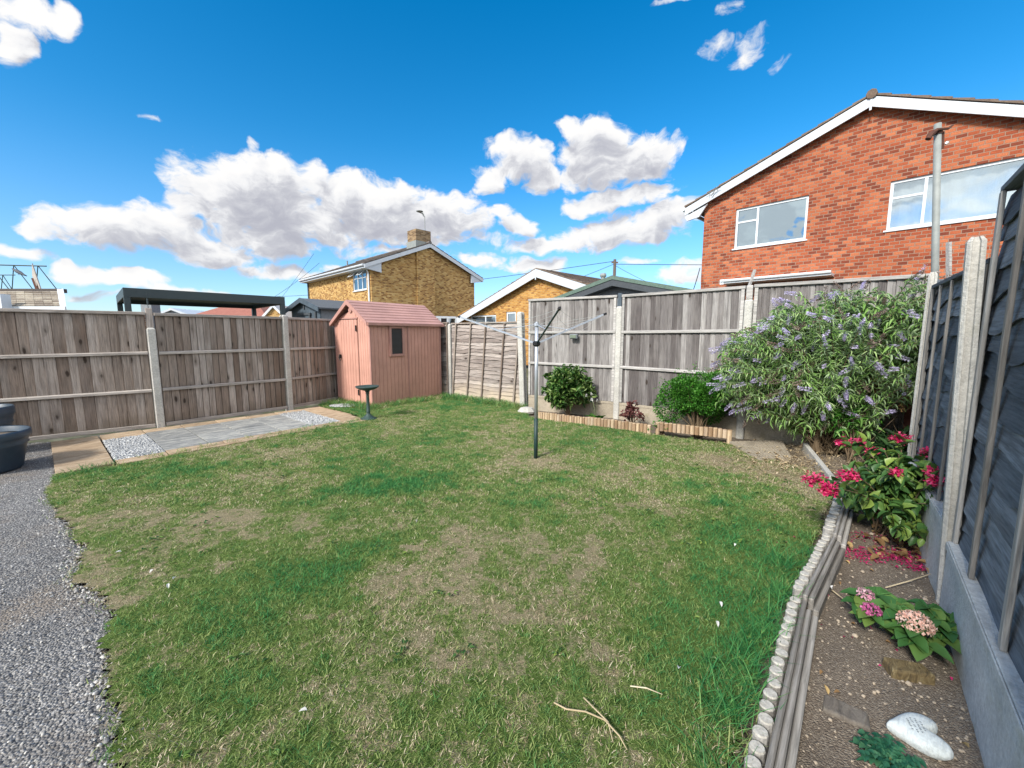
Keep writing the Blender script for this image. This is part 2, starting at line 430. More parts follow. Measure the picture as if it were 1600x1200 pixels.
def grassmat(name, ground=False):
    m, k, b = newmat(name); t = m.node_tree
    dry = k.n('ShaderNodeAttribute', attribute_name='dry').outputs['Fac']
    gp = k.n('ShaderNodeNewGeometry').outputs['Position']
    if ground:
        n = k.noise(gp, 160, 4, .7); n3 = k.noise(gp, 30, 5, .7)
        green = k.ramp(n3, [(.3, (.055, .105, .022)), (.5, (.12, .185, .045)), (.7, (.22, .28, .085))])
        brown = k.ramp(n, [(.3, (.18, .135, .085)), (.5, (.34, .27, .18)), (.7, (.52, .43, .30))])
        f = k.m('MULTIPLY', k.sstep(k.m('ADD', dry, k.m('MULTIPLY', k.m('SUBTRACT', n3, .5), 1.8)), .15, .8), .8)
        c = k.mix(f, green, brown)
        c = k.mix(1.0, c, k.ramp(n, [(.3, .6), (.7, 1.25)]), 'MULTIPLY')
        lk(k, c, b.inputs['Base Color']); b.inputs['Roughness'].default_value = 1
        b.inputs['Specular IOR Level'].default_value = .1
        bump(k, b, n, .02, .8)
    else:
        r = rnd(k)
        green = k.ramp(r, [(0, (.115, .195, .045)), (.5, (.215, .30, .085)), (1, (.42, .47, .19))])
        lush = k.ramp(r, [(0, (.022, .14, .045)), (.5, (.05, .235, .07)), (1, (.14, .36, .10))])
        brown = k.ramp(r, [(0, (.30, .23, .14)), (.5, (.56, .46, .31)), (1, (.80, .71, .54))])
        c = k.mix(k.sstep(k.m('ADD', dry, k.m('MULTIPLY', k.m('SUBTRACT', k.m('FRACT', k.m('MULTIPLY', r, 7.7)), .5), .5)), -.5, .15), lush, green)
        f = k.m('GREATER_THAN', k.m('ADD', dry, k.m('MULTIPLY', k.m('SUBTRACT', k.m('FRACT', k.m('MULTIPLY', r, 17.31)), .5), 1.0)), .5)
        c = k.mix(f, c, brown)
        lk(k, c, b.inputs['Base Color']); b.inputs['Roughness'].default_value = .6
        b.inputs['Specular IOR Level'].default_value = .25
        tl = k.n('ShaderNodeBsdfTranslucent', ins={'Color': c})
        mxs = k.n('ShaderNodeMixShader', ins={0: .3, 1: b.outputs[0], 2: tl.outputs[0]})
        out = [x for x in t.nodes if x.type == 'OUTPUT_MATERIAL'][0]
        lk(k, mxs.outputs[0], out.inputs[0])
grassmat('lawn_ground', True); grassmat('grass_blade')

def pebblemat(name, cols, scale, big=.6, bm=.01, dirt=None):
    m, k, b = newmat(name)
    gp = k.n('ShaderNodeNewGeometry').outputs['Position']
    v = k.n('ShaderNodeTexVoronoi', ins={'Vector': gp, 'Scale': scale})
    v2 = k.n('ShaderNodeTexVoronoi', ins={'Vector': gp, 'Scale': scale * 2.3})
    col = k.n('ShaderNodeSeparateColor', ins={0: v.outputs['Color']}).outputs[0]
    col2 = k.n('ShaderNodeSeparateColor', ins={0: v2.outputs['Color']}).outputs[1]
    t = k.m('ADD', k.m('MULTIPLY', col, .6), k.m('MULTIPLY', col2, .4))
    c = k.ramp(t, [(.1, cols[0]), (.45, cols[1]), (.68, cols[2]), (.95, cols[3])])
    c = k.mix(1.0, c, k.ramp(v.outputs['Distance'], [(.0, 1.1), (.55, .8 if name == 'soil' else .55)]), 'MULTIPLY')
    c = k.mix(1.0, c, k.ramp(k.noise(gp, big, 5, .6), [(.3, .75), (.7, 1.2)]), 'MULTIPLY')
    if dirt is not None:
        c = k.mix(k.m('MULTIPLY', k.sstep(k.noise(gp, 1.6, 5, .65), .48, .7), .6), c, dirt)
    lk(k, c, b.inputs['Base Color']); b.inputs['Roughness'].default_value = .9
    b.inputs['Specular IOR Level'].default_value = .3
    h = k.m('SUBTRACT', 1, v.outputs['Distance'])
    bump(k, b, h, bm, 1)
    return m
pebblemat('path_gravel', [(.11, .11, .115), (.23, .228, .225), (.36, .35, .34), (.60, .59, .57)], 95, .5, .009, dirt=(.24, .195, .15))
pebblemat('white_chips', [(.42, .44, .46), (.68, .70, .71), (.78, .80, .80), (.86, .87, .87)], 45, .5, .02)
pebblemat('soil', [(.15, .118, .09), (.20, .162, .125), (.25, .207, .16), (.38, .33, .265)], 150, 1.2, .006)
pebblemat('far_ground', [(.10, .12, .06), (.14, .15, .08), (.18, .17, .12), (.22, .2, .16)], 3, .1, .02)

def stonevar():
    m, k, b = newmat('path_stone'); r = rnd(k)
    c = k.ramp(r, [(0, (.12, .12, .125)), (.3, (.22, .22, .22)), (.6, (.33, .325, .31)), (.85, (.43, .42, .39)), (1, (.62, .61, .59))])
    lk(k, c, b.inputs['Base Color']); b.inputs['Roughness'].default_value = .85
stonevar()
def stonemat(name, c1, c2, c3, sc=2.0):
    m, k, b = newmat(name)
    gp = k.n('ShaderNodeNewGeometry').outputs['Position']
    r = rnd(k)
    p = k.vm('ADD', gp, k.n('ShaderNodeCombineXYZ', ins={0: k.m('MULTIPLY', r, 9.1), 1: k.m('MULTIPLY', r, 5.7)}).outputs[0])
    rot = k.n('ShaderNodeVectorRotate', rotation_type='Z_AXIS', ins={'Vector': p, 'Angle': -.87}).outputs[0]
    n = k.noise(k.vm('MULTIPLY', rot, (.7, 2.5, 1)), sc * 2.2, 7, .66, 1.2)
    c = k.ramp(n, [(.3, c1), (.5, c2), (.68, c3)])
    c = k.mix(1.0, c, k.ramp(r, [(0, .85), (1, 1.12)]), 'MULTIPLY')
    c = k.mix(1.0, c, k.ramp(k.noise(gp, 70, 4, .7), [(.3, .82), (.65, 1.1)]), 'MULTIPLY')
    lk(k, c, b.inputs['Base Color']); b.inputs['Roughness'].default_value = .8
    bump(k, b, n, .02, .8)
stonemat('sandstone', (.24, .16, .095), (.42, .31, .20), (.56, .45, .32))
stonemat('slate_slab', (.12, .13, .135), (.27, .275, .265), (.48, .47, .42))
stonemat('mossy_stone', (.07, .05, .025), (.16, .115, .05), (.26, .21, .11), 8)
stonemat('heart_stone', (.55, .60, .60), (.66, .72, .72), (.70, .75, .74), 3)
stonemat('bed_slab', (.10, .09, .075), (.15, .13, .11), (.20, .18, .15), 5)

def logmat():
    m, k, b = newmat('log_end')
    gp = k.n('ShaderNodeNewGeometry').outputs['Position']
    n = k.noise(gp, 55, 5, .7)
    c = k.ramp(n, [(.3, (.30, .285, .25)), (.6, (.54, .52, .47))])
    lk(k, c, b.inputs['Base Color']); b.inputs['Roughness'].default_value = .9
    bump(k, b, n, .004, .7)
logmat()
M = MATS

# ================================================================ mesh helpers
COL = S.collection
def tag(o, label=None, cat=None, group=None, kind=None):
    if label: o['label'] = label
    if cat: o['category'] = cat
    if group: o['group'] = group
    if kind: o['kind'] = kind
    return o
def empty(name, loc, rz=0, label=None, cat=None, group=None, tilt=(0, 0)):
    o = bpy.data.objects.new(name, None)
    o.empty_display_size = .2
    o.location = loc; o.rotation_euler = (tilt[0], tilt[1], rz)
    COL.objects.link(o)
    return tag(o, label, cat, group)
def at_z(u):
    return math.atan2(u[1], u[0])

class MB:
    """mesh collector; every face carries a random value 'rnd'"""
    def __init__(s): s.v = []; s.f = []; s.r = []; s.mi = []
    def add(s, vs, fs, r=None, mi=0):
        if r is None: r = random.random()
        o = len(s.v); s.v += [tuple(p) for p in vs]
        for f in fs:
            s.f.append(tuple(o + i for i in f)); s.r.append(r); s.mi.append(mi)
    def box(s, x0, x1, y0, y1, z0, z1, r=None, mi=0):
        s.add([(x0, y0, z0), (x1, y0, z0), (x1, y1, z0), (x0, y1, z0), (x0, y0, z1), (x1, y0, z1), (x1, y1, z1), (x0, y1, z1)],
              [(0, 3, 2, 1), (4, 5, 6, 7), (0, 1, 5, 4), (1, 2, 6, 5), (2, 3, 7, 6), (3, 0, 4, 7)], r, mi)
    def hexa(s, p, r=None, mi=0):   # eight corners, bottom four then top four
        s.add(p, [(0, 3, 2, 1), (4, 5, 6, 7), (0, 1, 5, 4), (1, 2, 6, 5), (2, 3, 7, 6), (3, 0, 4, 7)], r, mi)
    def bar(s, a, b, w, h, r=None, mi=0, up=(0, 0, 1)):
        a = Vector(a); b = Vector(b); d = (b - a).normalized(); u = Vector(up)
        sd = d.cross(u)
        if sd.length < 1e-3: sd = d.cross(Vector((1, 0, 0)))
        sd.normalize(); u = sd.cross(d)
        c = [(-w / 2, -h / 2), (w / 2, -h / 2), (w / 2, h / 2), (-w / 2, h / 2)]
        s.hexa([a + sd * i + u * j for i, j in c] + [b + sd * i + u * j for i, j in c], r, mi)
    def tube(s, pts, rad, n=8, r=None, mi=0, cap=True):
        pts = [Vector(p) for p in pts]
        if not isinstance(rad, (list, tuple)): rad = [rad] * len(pts)
        vs = []; prev = None
        for i, p in enumerate(pts):
            d = (pts[min(i + 1, len(pts) - 1)] - pts[max(i - 1, 0)]).normalized()
            ref = Vector((0, 0, 1)) if abs(d.z) < .9 else Vector((1, 0, 0))
            a = d.cross(ref).normalized() if prev is None else (prev - d * prev.dot(d)).normalized()
            prev = a; b2 = d.cross(a)
            for k in range(n):
                t = 2 * pi * k / n
                vs.append(p + (a * cos(t) + b2 * sin(t)) * rad[i])
        fs = []
        for i in range(len(pts) - 1):
            for k in range(n):
                a0 = i * n + k; a1 = i * n + (k + 1) % n
                fs.append((a0, a1, a1 + n, a0 + n))
        if cap:
            fs.append(tuple(reversed(range(n)))); fs.append(tuple(range((len(pts) - 1) * n, len(pts) * n)))
        s.add(vs, fs, r, mi)
    def lathe(s, prof, n=32, c=(0, 0), r=None, mi=0):
        vs = []
        for (rd, z) in prof:
            for k in range(n):
                t = 2 * pi * k / n; vs.append((c[0] + rd * cos(t), c[1] + rd * sin(t), z))
        fs = []
        for i in range(len(prof) - 1):
            for k in range(n):
                a0 = i * n + k; a1 = i * n + (k + 1) % n
                fs.append((a0, a1, a1 + n, a0 + n))
        fs.append(tuple(reversed(range(n)))); fs.append(tuple(range((len(prof) - 1) * n, len(prof) * n)))
        s.add(vs, fs, r, mi)
    def prism(s, poly, a, b, ax='y', r=None, mi=0):
        """polygon in x,z (ax='y') or x,y (ax='z') extruded from a to b"""
        n = len(poly)
        f = (lambda p, t: (p[0], t, p[1])) if ax == 'y' else (lambda p, t: (p[0], p[1], t)) if ax == 'z' else (lambda p, t: (t, p[0], p[1]))
        vs = [f(p, a) for p in poly] + [f(p, b) for p in poly]
        fs = [tuple(range(n)), tuple(reversed(range(n, 2 * n)))] + [(i, i + n, (i + 1) % n + n, (i + 1) % n) for i in range(n)]
        s.add(vs, fs, r, mi)
    def build(s, name, mat, parent=None, smooth=False, bevel=0, loc=None, rz=0, seg=1):
        me = bpy.data.meshes.new(name)
        me.from_pydata(s.v, [], s.f)
        a = me.attributes.new('rnd', 'FLOAT', 'FACE'); a.data.foreach_set('value', s.r)
        mats = mat if isinstance(mat, (list, tuple)) else [mat]
        for x in mats: me.materials.append(M[x])
        me.polygons.foreach_set('material_index', s.mi)
        if smooth: me.polygons.foreach_set('use_smooth', [True] * len(s.f))
        me.update()
        o = bpy.data.objects.new(name, me); COL.objects.link(o)
        import bmesh
        bm = bmesh.new(); bm.from_mesh(me); bmesh.ops.recalc_face_normals(bm, faces=bm.faces); bm.to_mesh(me); bm.free()
        if parent: o.parent = parent
        if loc: o.location = loc
        if rz: o.rotation_euler[2] = rz
        if bevel:
            md = o.modifiers.new('bevel', 'BEVEL'); md.width = bevel; md.segments = seg; md.limit_method = 'ANGLE'; md.angle_limit = R(40)
        return o

class LB:
    """many small pieces (leaves, florets, pebbles) from one template of quads, with numpy"""
    def __init__(s): s.V = []; s.F = []; s.R = []; s.n = 0
    def put(s, tv, tf, org, fx, fy, fz, sx, sy=None, sz=None, r=None):
        tv = np.asarray(tv, float); tf = np.asarray(tf, int)
        org = np.asarray(org, float); N = len(org)
        if N == 0: return
        sy = sx if sy is None else sy; sz = sx if sz is None else sz
        sx, sy, sz = [np.broadcast_to(np.asarray(a, float), (N,)) for a in (sx, sy, sz)]
        V = org[:, None, :] + tv[None, :, 0, None] * (fx * sx[:, None])[:, None, :] + tv[None, :, 1, None] * (fy * sy[:, None])[:, None, :] + tv[None, :, 2, None] * (fz * sz[:, None])[:, None, :]
        F = tf[None] + (np.arange(N) * len(tv))[:, None, None] + s.n
        s.V.append(V.reshape(-1, 3)); s.F.append(F.reshape(-1, 4))
        r = rng.random(N) if r is None else np.broadcast_to(r, (N,))
        s.R.append(np.repeat(r, len(tf))); s.n += N * len(tv)
    def build(s, name, mat, parent=None, extra=None, smooth=False):
        V = np.concatenate(s.V); F = np.concatenate(s.F); Rr = np.concatenate(s.R)
        me = bpy.data.meshes.new(name)
        me.vertices.add(len(V)); me.vertices.foreach_set('co', V.astype(np.float32).ravel())
        me.loops.add(len(F) * 4); me.loops.foreach_set('vertex_index', F.astype(np.int32).ravel())
        me.polygons.add(len(F)); me.polygons.foreach_set('loop_start', (np.arange(len(F)) * 4).astype(np.int32))
        me.polygons.foreach_set('loop_total', np.full(len(F), 4, np.int32))
        if smooth: me.polygons.foreach_set('use_smooth', np.ones(len(F), bool))
        a = me.attributes.new('rnd', 'FLOAT', 'FACE'); a.data.foreach_set('value', Rr.astype(np.float32))
        if extra is not None:
            a = me.attributes.new('dry', 'FLOAT', 'FACE'); a.data.foreach_set('value', extra.astype(np.float32))
        me.materials.append(M[mat]); me.update(); me.validate()
        o = bpy.data.objects.new(name, me); COL.objects.link(o)
        if parent: o.parent = parent
        return o

def frames(d, up=None, roll=None):
    """unit frames with x along d"""
    d = d / np.linalg.norm(d, axis=1, keepdims=True)
    up = np.tile([0, 0, 1.0], (len(d), 1)) if up is None else up
    y = np.cross(up, d); ln = np.linalg.norm(y, axis=1, keepdims=True)
    y = np.where(ln > 1e-4, y / np.maximum(ln, 1e-4), [1.0, 0, 0])
    z = np.cross(d, y)
    if roll is not None:
        c, s_ = np.cos(roll)[:, None], np.sin(roll)[:, None]
        y, z = y * c + z * s_, z * c - y * s_
    return d, y, z
# leaf templates: x 0..1 length, y half width 1, z
def leaf_t(prof, droop=.25, fold=.35):
    vs = []; fs = []
    for (x, w) in prof:
        z = -droop * x * x
        vs += [(x, -w, z + fold * w), (x, 0, z), (x, w, z + fold * w)]
    for i in range(len(prof) - 1):
        a = i * 3
        fs += [(a, a + 3, a + 4, a + 1), (a + 1, a + 4, a + 5, a + 2)]
    return vs, fs
LANCE = leaf_t([(0, .02), (.25, .8), (.6, .75), (1, .02)], .3, .25)
OVAL = leaf_t([(0, .03), (.15, .55), (.42, 1), (.75, .72), (1, .03)], .28, .3)
BOXL = leaf_t([(0, .1), (.5, 1), (1, .1)], .1, .2)
PETAL = ([(0, -.2, 0), (0, .2, 0), (1, .8, .15), (1, -.8, .15)], [(0, 3, 2, 1)])
PEB = ([(-1, -.7, 0), (.8, -1, 0), (1.1, .8, 0), (-.7, 1, 0), (-.55, -.4, .8), (.5, -.5, .9), (.55, .5, .75), (-.4, .55, .85)],
       [(4, 5, 6, 7), (0, 1, 5, 4), (1, 2, 6, 5), (2, 3, 7, 6), (3, 0, 4, 7)])
def rdir(n):
    a = rng.normal(size=(n, 3)); return a / np.linalg.norm(a, axis=1, keepdims=True)

# numpy value noise
def vnoise(x, y, seed=0):
    xi = np.floor(x).astype(np.int64); yi = np.floor(y).astype(np.int64)
    fx = x - xi; fy = y - yi; fx = fx * fx * (3 - 2 * fx); fy = fy * fy * (3 - 2 * fy)
    def h(a, b):
        n = (a * 374761393 + b * 668265263 + seed * 974711) & 0x7fffffff
        n = ((n ^ (n >> 13)) * 1274126177) & 0x7fffffff
        return ((n ^ (n >> 16)) & 0xffff) / 65535.0
    return (h(xi, yi) * (1 - fx) + h(xi + 1, yi) * fx) * (1 - fy) + (h(xi, yi + 1) * (1 - fx) + h(xi + 1, yi + 1) * fx) * fy
def fbm(x, y, o=4, seed=0):
    v = 0; a = .5; t = 0
    for i in range(o):
        v = v + a * vnoise(x * 2 ** i, y * 2 ** i, seed + i); t += a; a *= .55
    return v / t
def inpoly(x, y, poly):
    c = np.zeros(x.shape, bool); n = len(poly)
    for i in range(n):
        x0, y0 = poly[i]; x1, y1 = poly[(i + 1) % n]
        if y0 == y1: continue
        m = ((y0 > y) != (y1 > y)) & (x < (x1 - x0) * (y - y0) / (y1 - y0) + x0)
        c ^= m
    return c
def G(x, y, z=0.0):
    d = ray(x, y); t = (z - EYE) / d[2]
    return (d[0] * t, d[1] * t)

# ================================================================ key points of the plot (metres, camera above the origin)
FL = [(-8.65, 4.05), (-7.15, 5.22), (-5.65, 6.46), (-4.45, 8.08), (-3.80, 9.75), (-3.16, 11.30)]      # left fence posts
LAP0 = (.24, 8.42); LAPM = (-1.46, 9.82); LAPE = (-3.10, 11.22)
BK = [(.30, 8.36), (1.93, 7.42), (3.42, 6.00), (4.95, 4.87)]
RT = [(4.93, 4.80), (3.49, 3.48), (2.50, 2.20), (1.25, .73), (0.0, -.76)]
PATH_EDGE = [(-4.86, 4.22), (-4.25, 3.62), (-3.62, 3.15), (-3.0, 2.70), (-2.72, 2.36), (-2.16, 2.06), (-1.82, 1.66), (-1.36, 1.25), (-1.05, .8), (-.8, .2), (-.7, -.9)]
EDGE_A = G(1243, 935, .05); _e = G(1175, 1200, .07)
EDGE0 = (EDGE_A[0] + (_e[0] - EDGE_A[0]) * 1.9, EDGE_A[1] + (_e[1] - EDGE_A[1]) * 1.9); EDGE_B = G(1292, 843, .05); EDGE_C = G(1314, 775, .05)

# ---------------------------------------------------------------- ground sheets
def sheet(name, poly, z, mat, kind='structure', rz=None):
    b = MB(); b.add([(x, y, z) for x, y in poly], [tuple(range(len(poly)))], .5)
    return tag(b.build(name, mat), kind=kind)
def grid_sheet(name, poly, cell, zf, mat, dryf=None, kind='structure'):
    P = np.array(poly); x0, y0 = P.min(0) - cell; x1, y1 = P.max(0) + cell
    nx = int((x1 - x0) / cell) + 1; ny = int((y1 - y0) / cell) + 1
    gx, gy = np.meshgrid(x0 + np.arange(nx) * cell, y0 + np.arange(ny) * cell)
    cx = (gx[:-1, :-1] + cell / 2).ravel(); cy = (gy[:-1, :-1] + cell / 2).ravel()
    jit = (fbm(cx * 4, cy * 4, 2, 31) - .5) * cell * 2
    keep = inpoly(cx + jit, cy + jit, poly)
    idx = np.arange(nx * ny).reshape(ny, nx)
    F = np.stack([idx[:-1, :-1].ravel(), idx[:-1, 1:].ravel(), idx[1:, 1:].ravel(), idx[1:, :-1].ravel()], 1)[keep]
    V = np.stack([gx.ravel(), gy.ravel(), zf(gx.ravel(), gy.ravel())], 1)
    used = np.unique(F); mp = np.zeros(len(V), int); mp[used] = np.arange(len(used))
    b = LB(); b.V = [V[used]]; b.F = [mp[F]]; b.R = [rng.random(len(F))]; b.n = len(used)
    ex = dryf(cx[keep], cy[keep]) if dryf else None
    return tag(b.build(name, mat, extra=ex, smooth=True), kind=kind)

sheet('ground', [(-600, -600), (600, -600), (600, 900), (-600, 900)], -.16, 'far_ground')
GARDEN = [(-8.7, -3.7), (.2, -3.7), (.2, -1.4), (1.25, .73), (2.50, 2.20), (3.49, 3.48), (4.95, 4.87), (3.42, 6.0), (1.93, 7.42), (.3, 8.4), (-3.16, 11.3), (-3.8, 9.75), (-4.45, 8.08), (-5.65, 6.46), (-7.15, 5.22), (-8.7, 4.05)]
grid_sheet('garden_soil', GARDEN, .05, lambda x, y: -.045 + .028 * (fbm(x * 5, y * 5, 4, 3) - .5) + .012 * (fbm(x * 25, y * 25, 2, 9) - .5), 'soil')
PATHPOLY = [(-8.6, -3.65), (.15, -3.65), (.15, -1.45)] + [(-.7, -1.4)] + PATH_EDGE[::-1] + [(-4.80, 4.17), (-6.42, 5.62), (-6.7, 5.58), (-7.15, 5.2), (-8.6, 4.05)]
grid_sheet('gravel_path', PATHPOLY, .035, lambda x, y: -.004 + .010 * (fbm(x * 40, y * 40, 3, 5) - .5), 'path_gravel')
LAWN = PATH_EDGE[::-1] + [(-4.82, 4.22), (-4.5, 4.48), (-2.66, 7.02), (-2.9, 7.5), (-3.95, 8.35), (-4.1, 8.6), (-3.75, 9.3), (-2.9, 8.4), (-1.74, 9.85), (.2, 8.3), (.3, 7.25),
        (.55, 7.05), (2.05, 6.0), (3.0, 5.42), (2.9, 4.9), (3.3, 4.45), (3.2, 3.9)] + [(e_[0] - .050, e_[1] + .048) for e_ in (EDGE_C, EDGE_B, EDGE_A, EDGE0)] + [(-.6, -.9)]
SPOTS = [  # px, py, size x, size y (metres), + = parched, - = lush
 (650, 752, .45, .30, -.65), (585, 765, .35, .2, -.5), (540, 880, .30, .22, -.6), (480, 905, .4, .25, -.45), (335, 845, .55, .38, .7), (300, 815, .5, .25, .5),
 (170, 930, .35, .30, .6), (140, 760, .4, .35, .3), (130, 820, .25, .4, .45), (175, 1060, .2, .35, .55), (640, 935, .5, .35, .5), (560, 1010, .5, .3, .3), (700, 870, .45, .3, .45),
 (760, 750, .3, .3, .3), (840, 722, .45, .28, .7), (990, 870, .6, .22, .6), (1020, 800, .4, .3, .35), (880, 960, .3, .3, .3), (960, 980, .5, .25, .2), (430, 1120, .3, .2, .35),
 (220, 745, .8, .35, -.35), (310, 735, .6, .25, -.3), (350, 990, .5, .4, -.45), (240, 1010, .4, .3, -.3), (260, 900, .45, .35, -.35), (1180, 830, .55, .45, -.35),
 (1200, 900, .35, .5, -.5), (1180, 1000, .3, .4, -.5), (1100, 780, .7, .35, -.1), (1230, 735, .5, .35, .95), (1150, 722, .45, .28, .8), (1040, 697, .6, .2, .35), (1290, 770, .25, .3, .5),
 (420, 705, .5, .3, .35), (380, 692, .4, .2, .2), (1010, 1090, .4, .25, -.15), (300, 1140, .3, .25, -.2), (520, 1160, .25, .2, .3), (880, 855, .25, .2, .25), (1090, 1060, .35, .3, -.25)]
_SP = [(G(a, b)) + (c, d, e) for a, b, c, d, e in SPOTS]
def dryness(x, y):
    v = .17 + 1.1 * (fbm(x * 1.1 + 3, y * 1.1, 4, 11) - .5) + 1.2 * (fbm(x * 7, y * 7, 4, 21) - .5) + .9 * (fbm(x * 22, y * 22, 3, 23) - .5)
    jx = x + .75 * (fbm(x * 2.6, y * 2.6, 4, 41) - .5); jy = y + .75 * (fbm(x * 2.6 + 9, y * 2.6, 4, 42) - .5)
    for (sx, sy, a, b, e) in _SP:
        v = v + (e * .62 if e > 0 else e * .85) * np.exp(-((jx - sx) / a) ** 2 - ((jy - sy) / b) ** 2)
    v = v - .12 * np.clip(y - 5.5, 0, 3) / 2
    # worn rim along the path
    for i in range(len(PATH_EDGE) - 1):
        a = np.array(PATH_EDGE[i]); c = np.array(PATH_EDGE[i + 1]); d = c - a
        t = np.clip(((x - a[0]) * d[0] + (y - a[1]) * d[1]) / d.dot(d), 0, 1)
        dd = np.hypot(x - a[0] - t * d[0], y - a[1] - t * d[1])
        v = v + .07 * np.exp(-(dd / .14) ** 2)
    return v
grid_sheet('lawn', LAWN, .04, lambda x, y: .004 + .018 * fbm(x * 3, y * 3, 3, 51) + .006 * fbm(x * 30, y * 30, 2, 52), 'lawn_ground', dryness)

# paving strip, local frame along the fence
PV0 = Vector((-6.37, 5.51)); pa = Vector((.654, .756)); pc = Vector((.756, -.654))
def PP(a, c): p = PV0 + pa * a + pc * c; return (p.x, p.y)
def slabs(name, quads, mat):
    b = MB()
    for (a0, a1, c0, c1) in quads:
        g = .006
        P = [PP(a0 + g, c0 + g), PP(a1 - g, c0 + g), PP(a1 - g, c1 - g), PP(a0 + g, c1 - g)]
        dz = random.uniform(-.003, .003)
        b.hexa([(x, y, -.03) for x, y in P] + [(x, y, .024 + dz) for x, y in P], random.random())
    o = b.build(name, mat, bevel=.004); return tag(o, kind='structure')
slabs('sandstone_paving', [(.0, .47, 0, .95), (.0, .47, .95, 1.98), (.48, .95, -.02, .42), (.48, .95, 1.8, 2.04)] +
      [(.95 + i * .47, .95 + (i + 1) * .47, -.0, .28) for i in range(5)] + [(.95 + i * .62, .95 + (i + 1) * .62, 1.74 - .02 * i, 2.02 - .02 * i) for i in range(4)] +
      [(3.3, 3.7, .0, .66), (3.3, 3.72, .66, 1.3), (3.3, 3.66, 1.3, 1.98)], 'sandstone')
slabs('slate_paving', [(.95 + .0 * i + i * .47, .95 + (i + 1) * .47, .29, 1.02) for i in range(4)] + [(.95 + i * .47, .95 + (i + 1) * .47, 1.03, 1.73) for i in range(4)], 'slate_slab')
# white chippings set into the paving: sheet plus loose chips
def chips(name, quad, n, label):
    b = LB()
    a0, a1, c0, c1 = quad
    A = rng.uniform(a0, a1, n); C = rng.uniform(c0, c1, n)
    X = PV0.x + pa.x * A + pc.x * C; Y = PV0.y + pa.y * A + pc.y * C
    d = rdir(n); d[:, 2] *= .25; fx, fy, fz = frames(d)
    b.put(*PEB, np.stack([X, Y, rng.uniform(.004, .020, n)], 1), fx, fy, fz, rng.uniform(.008, .017, n))
    P = [PP(a0, c0), PP(a1, c0), PP(a1, c1), PP(a0, c1)]
    b.V.append(np.array([(x, y, .006) for x, y in P])); b.F.append(np.array([[0, 1, 2, 3]]) + b.n); b.R.append(np.array([.5])); b.n += 4
    o = b.build(name, 'white_chips')
    return tag(o, label, 'gravel', kind='stuff')
chips('white_chippings', (.49, .94, .43, 1.79), 5200, 'square bed of pale blue white chippings at the near end of the paving strip')
chips('white_chippings', (2.84, 3.29, .2, 1.68), 4200, 'square bed of white chippings at the far end of the paving strip')
# small heap of white stone before the shed door
n = 500; cx, cy = G(538, 636)
b = LB(); t = rng.uniform(0, 2 * pi, n); rr = np.sqrt(rng.random(n))
fx, fy, fz = frames(rdir(n) * [1, 1, .2])
b.put(*PEB, np.stack([cx + .30 * rr * np.cos(t), cy + .16 * rr * np.sin(t), .03 + .03 * (1 - rr)], 1), fx, fy, fz, rng.uniform(.010, .022, n))
tag(b.build('white_stones', 'white_chips'), 'small patch of white stones in the grass at the shed door', 'gravel', kind='stuff')

# ---------------------------------------------------------------- fences
def feather_panel(A, Bp, z0, z1, rails, label, wmat, rmat, group, bottom_rail=False, frame=False, pitch=.115, off=(0.06, 0.06), topslope=0.0):
    A = Vector(A); Bp = Vector(Bp); u = (Bp - A).normalized(); L = (Bp - A).length - off[0] - off[1]
    o = A + u * off[0]
    e = empty('fence_panel', (o.x, o.y, 0), at_z(u), label, 'fence panel', group)
    b = MB(); x = 0.0
    while x < L - .02:
        w = min(pitch * random.uniform(.85, 1.18), L - x)
        zt = z1 - random.uniform(.03, .045); tw = random.uniform(-.004, .004)
        y0 = random.uniform(-.003, .003)
        lean = random.uniform(-.004, .004)
        b.hexa([(x + .003, y0 - .021 + tw, z0), (x + w - .002, y0 - .007, z0), (x + w - .002, y0 + .003, z0), (x + .003, y0 + .003, z0),
                (x + .003 + lean, y0 - .021 + tw, zt), (x + w - .002 + lean, y0 - .007, zt), (x + w - .002 + lean, y0 + .003, zt), (x + .003 + lean, y0 + .003, zt)])
        x += w
    b.box(0, L, .008, .014, z0, z1 - .05, .1)
    b.build('boards', wmat, e)
    for z in rails:
        r_ = MB(); j = random.uniform(-.008, .008)
        r_.hexa([(0, -.055, z - .022 + j), (L, -.055, z - .022 - j), (L, -.0215, z - .022 - j), (0, -.0215, z - .022 + j),
                 (0, -.055, z + .015 + j), (L, -.055, z + .015 - j), (L, -.0215, z + .028 - j), (0, -.0215, z + .028 + j)])
        r_.build('rail', rmat, e, bevel=.003)
    c = MB(); c.box(-.01, L + .01, -.05, .03, z1 - .045, z1); c.build('capping_rail', rmat, e, bevel=.004)
    if bottom_rail:
        c = MB(); c.box(0, L, -.058, -.0225, z0 - .005, z0 + .05); c.build('bottom_rail', rmat, e, bevel=.003)
    if frame:
        for x0 in (0.0, L - .045):
            c = MB(); c.box(x0, x0 + .045, -.042, -.0225, z0, z1 - .047); c.build('end_batten', rmat, e, bevel=.003)
    return e
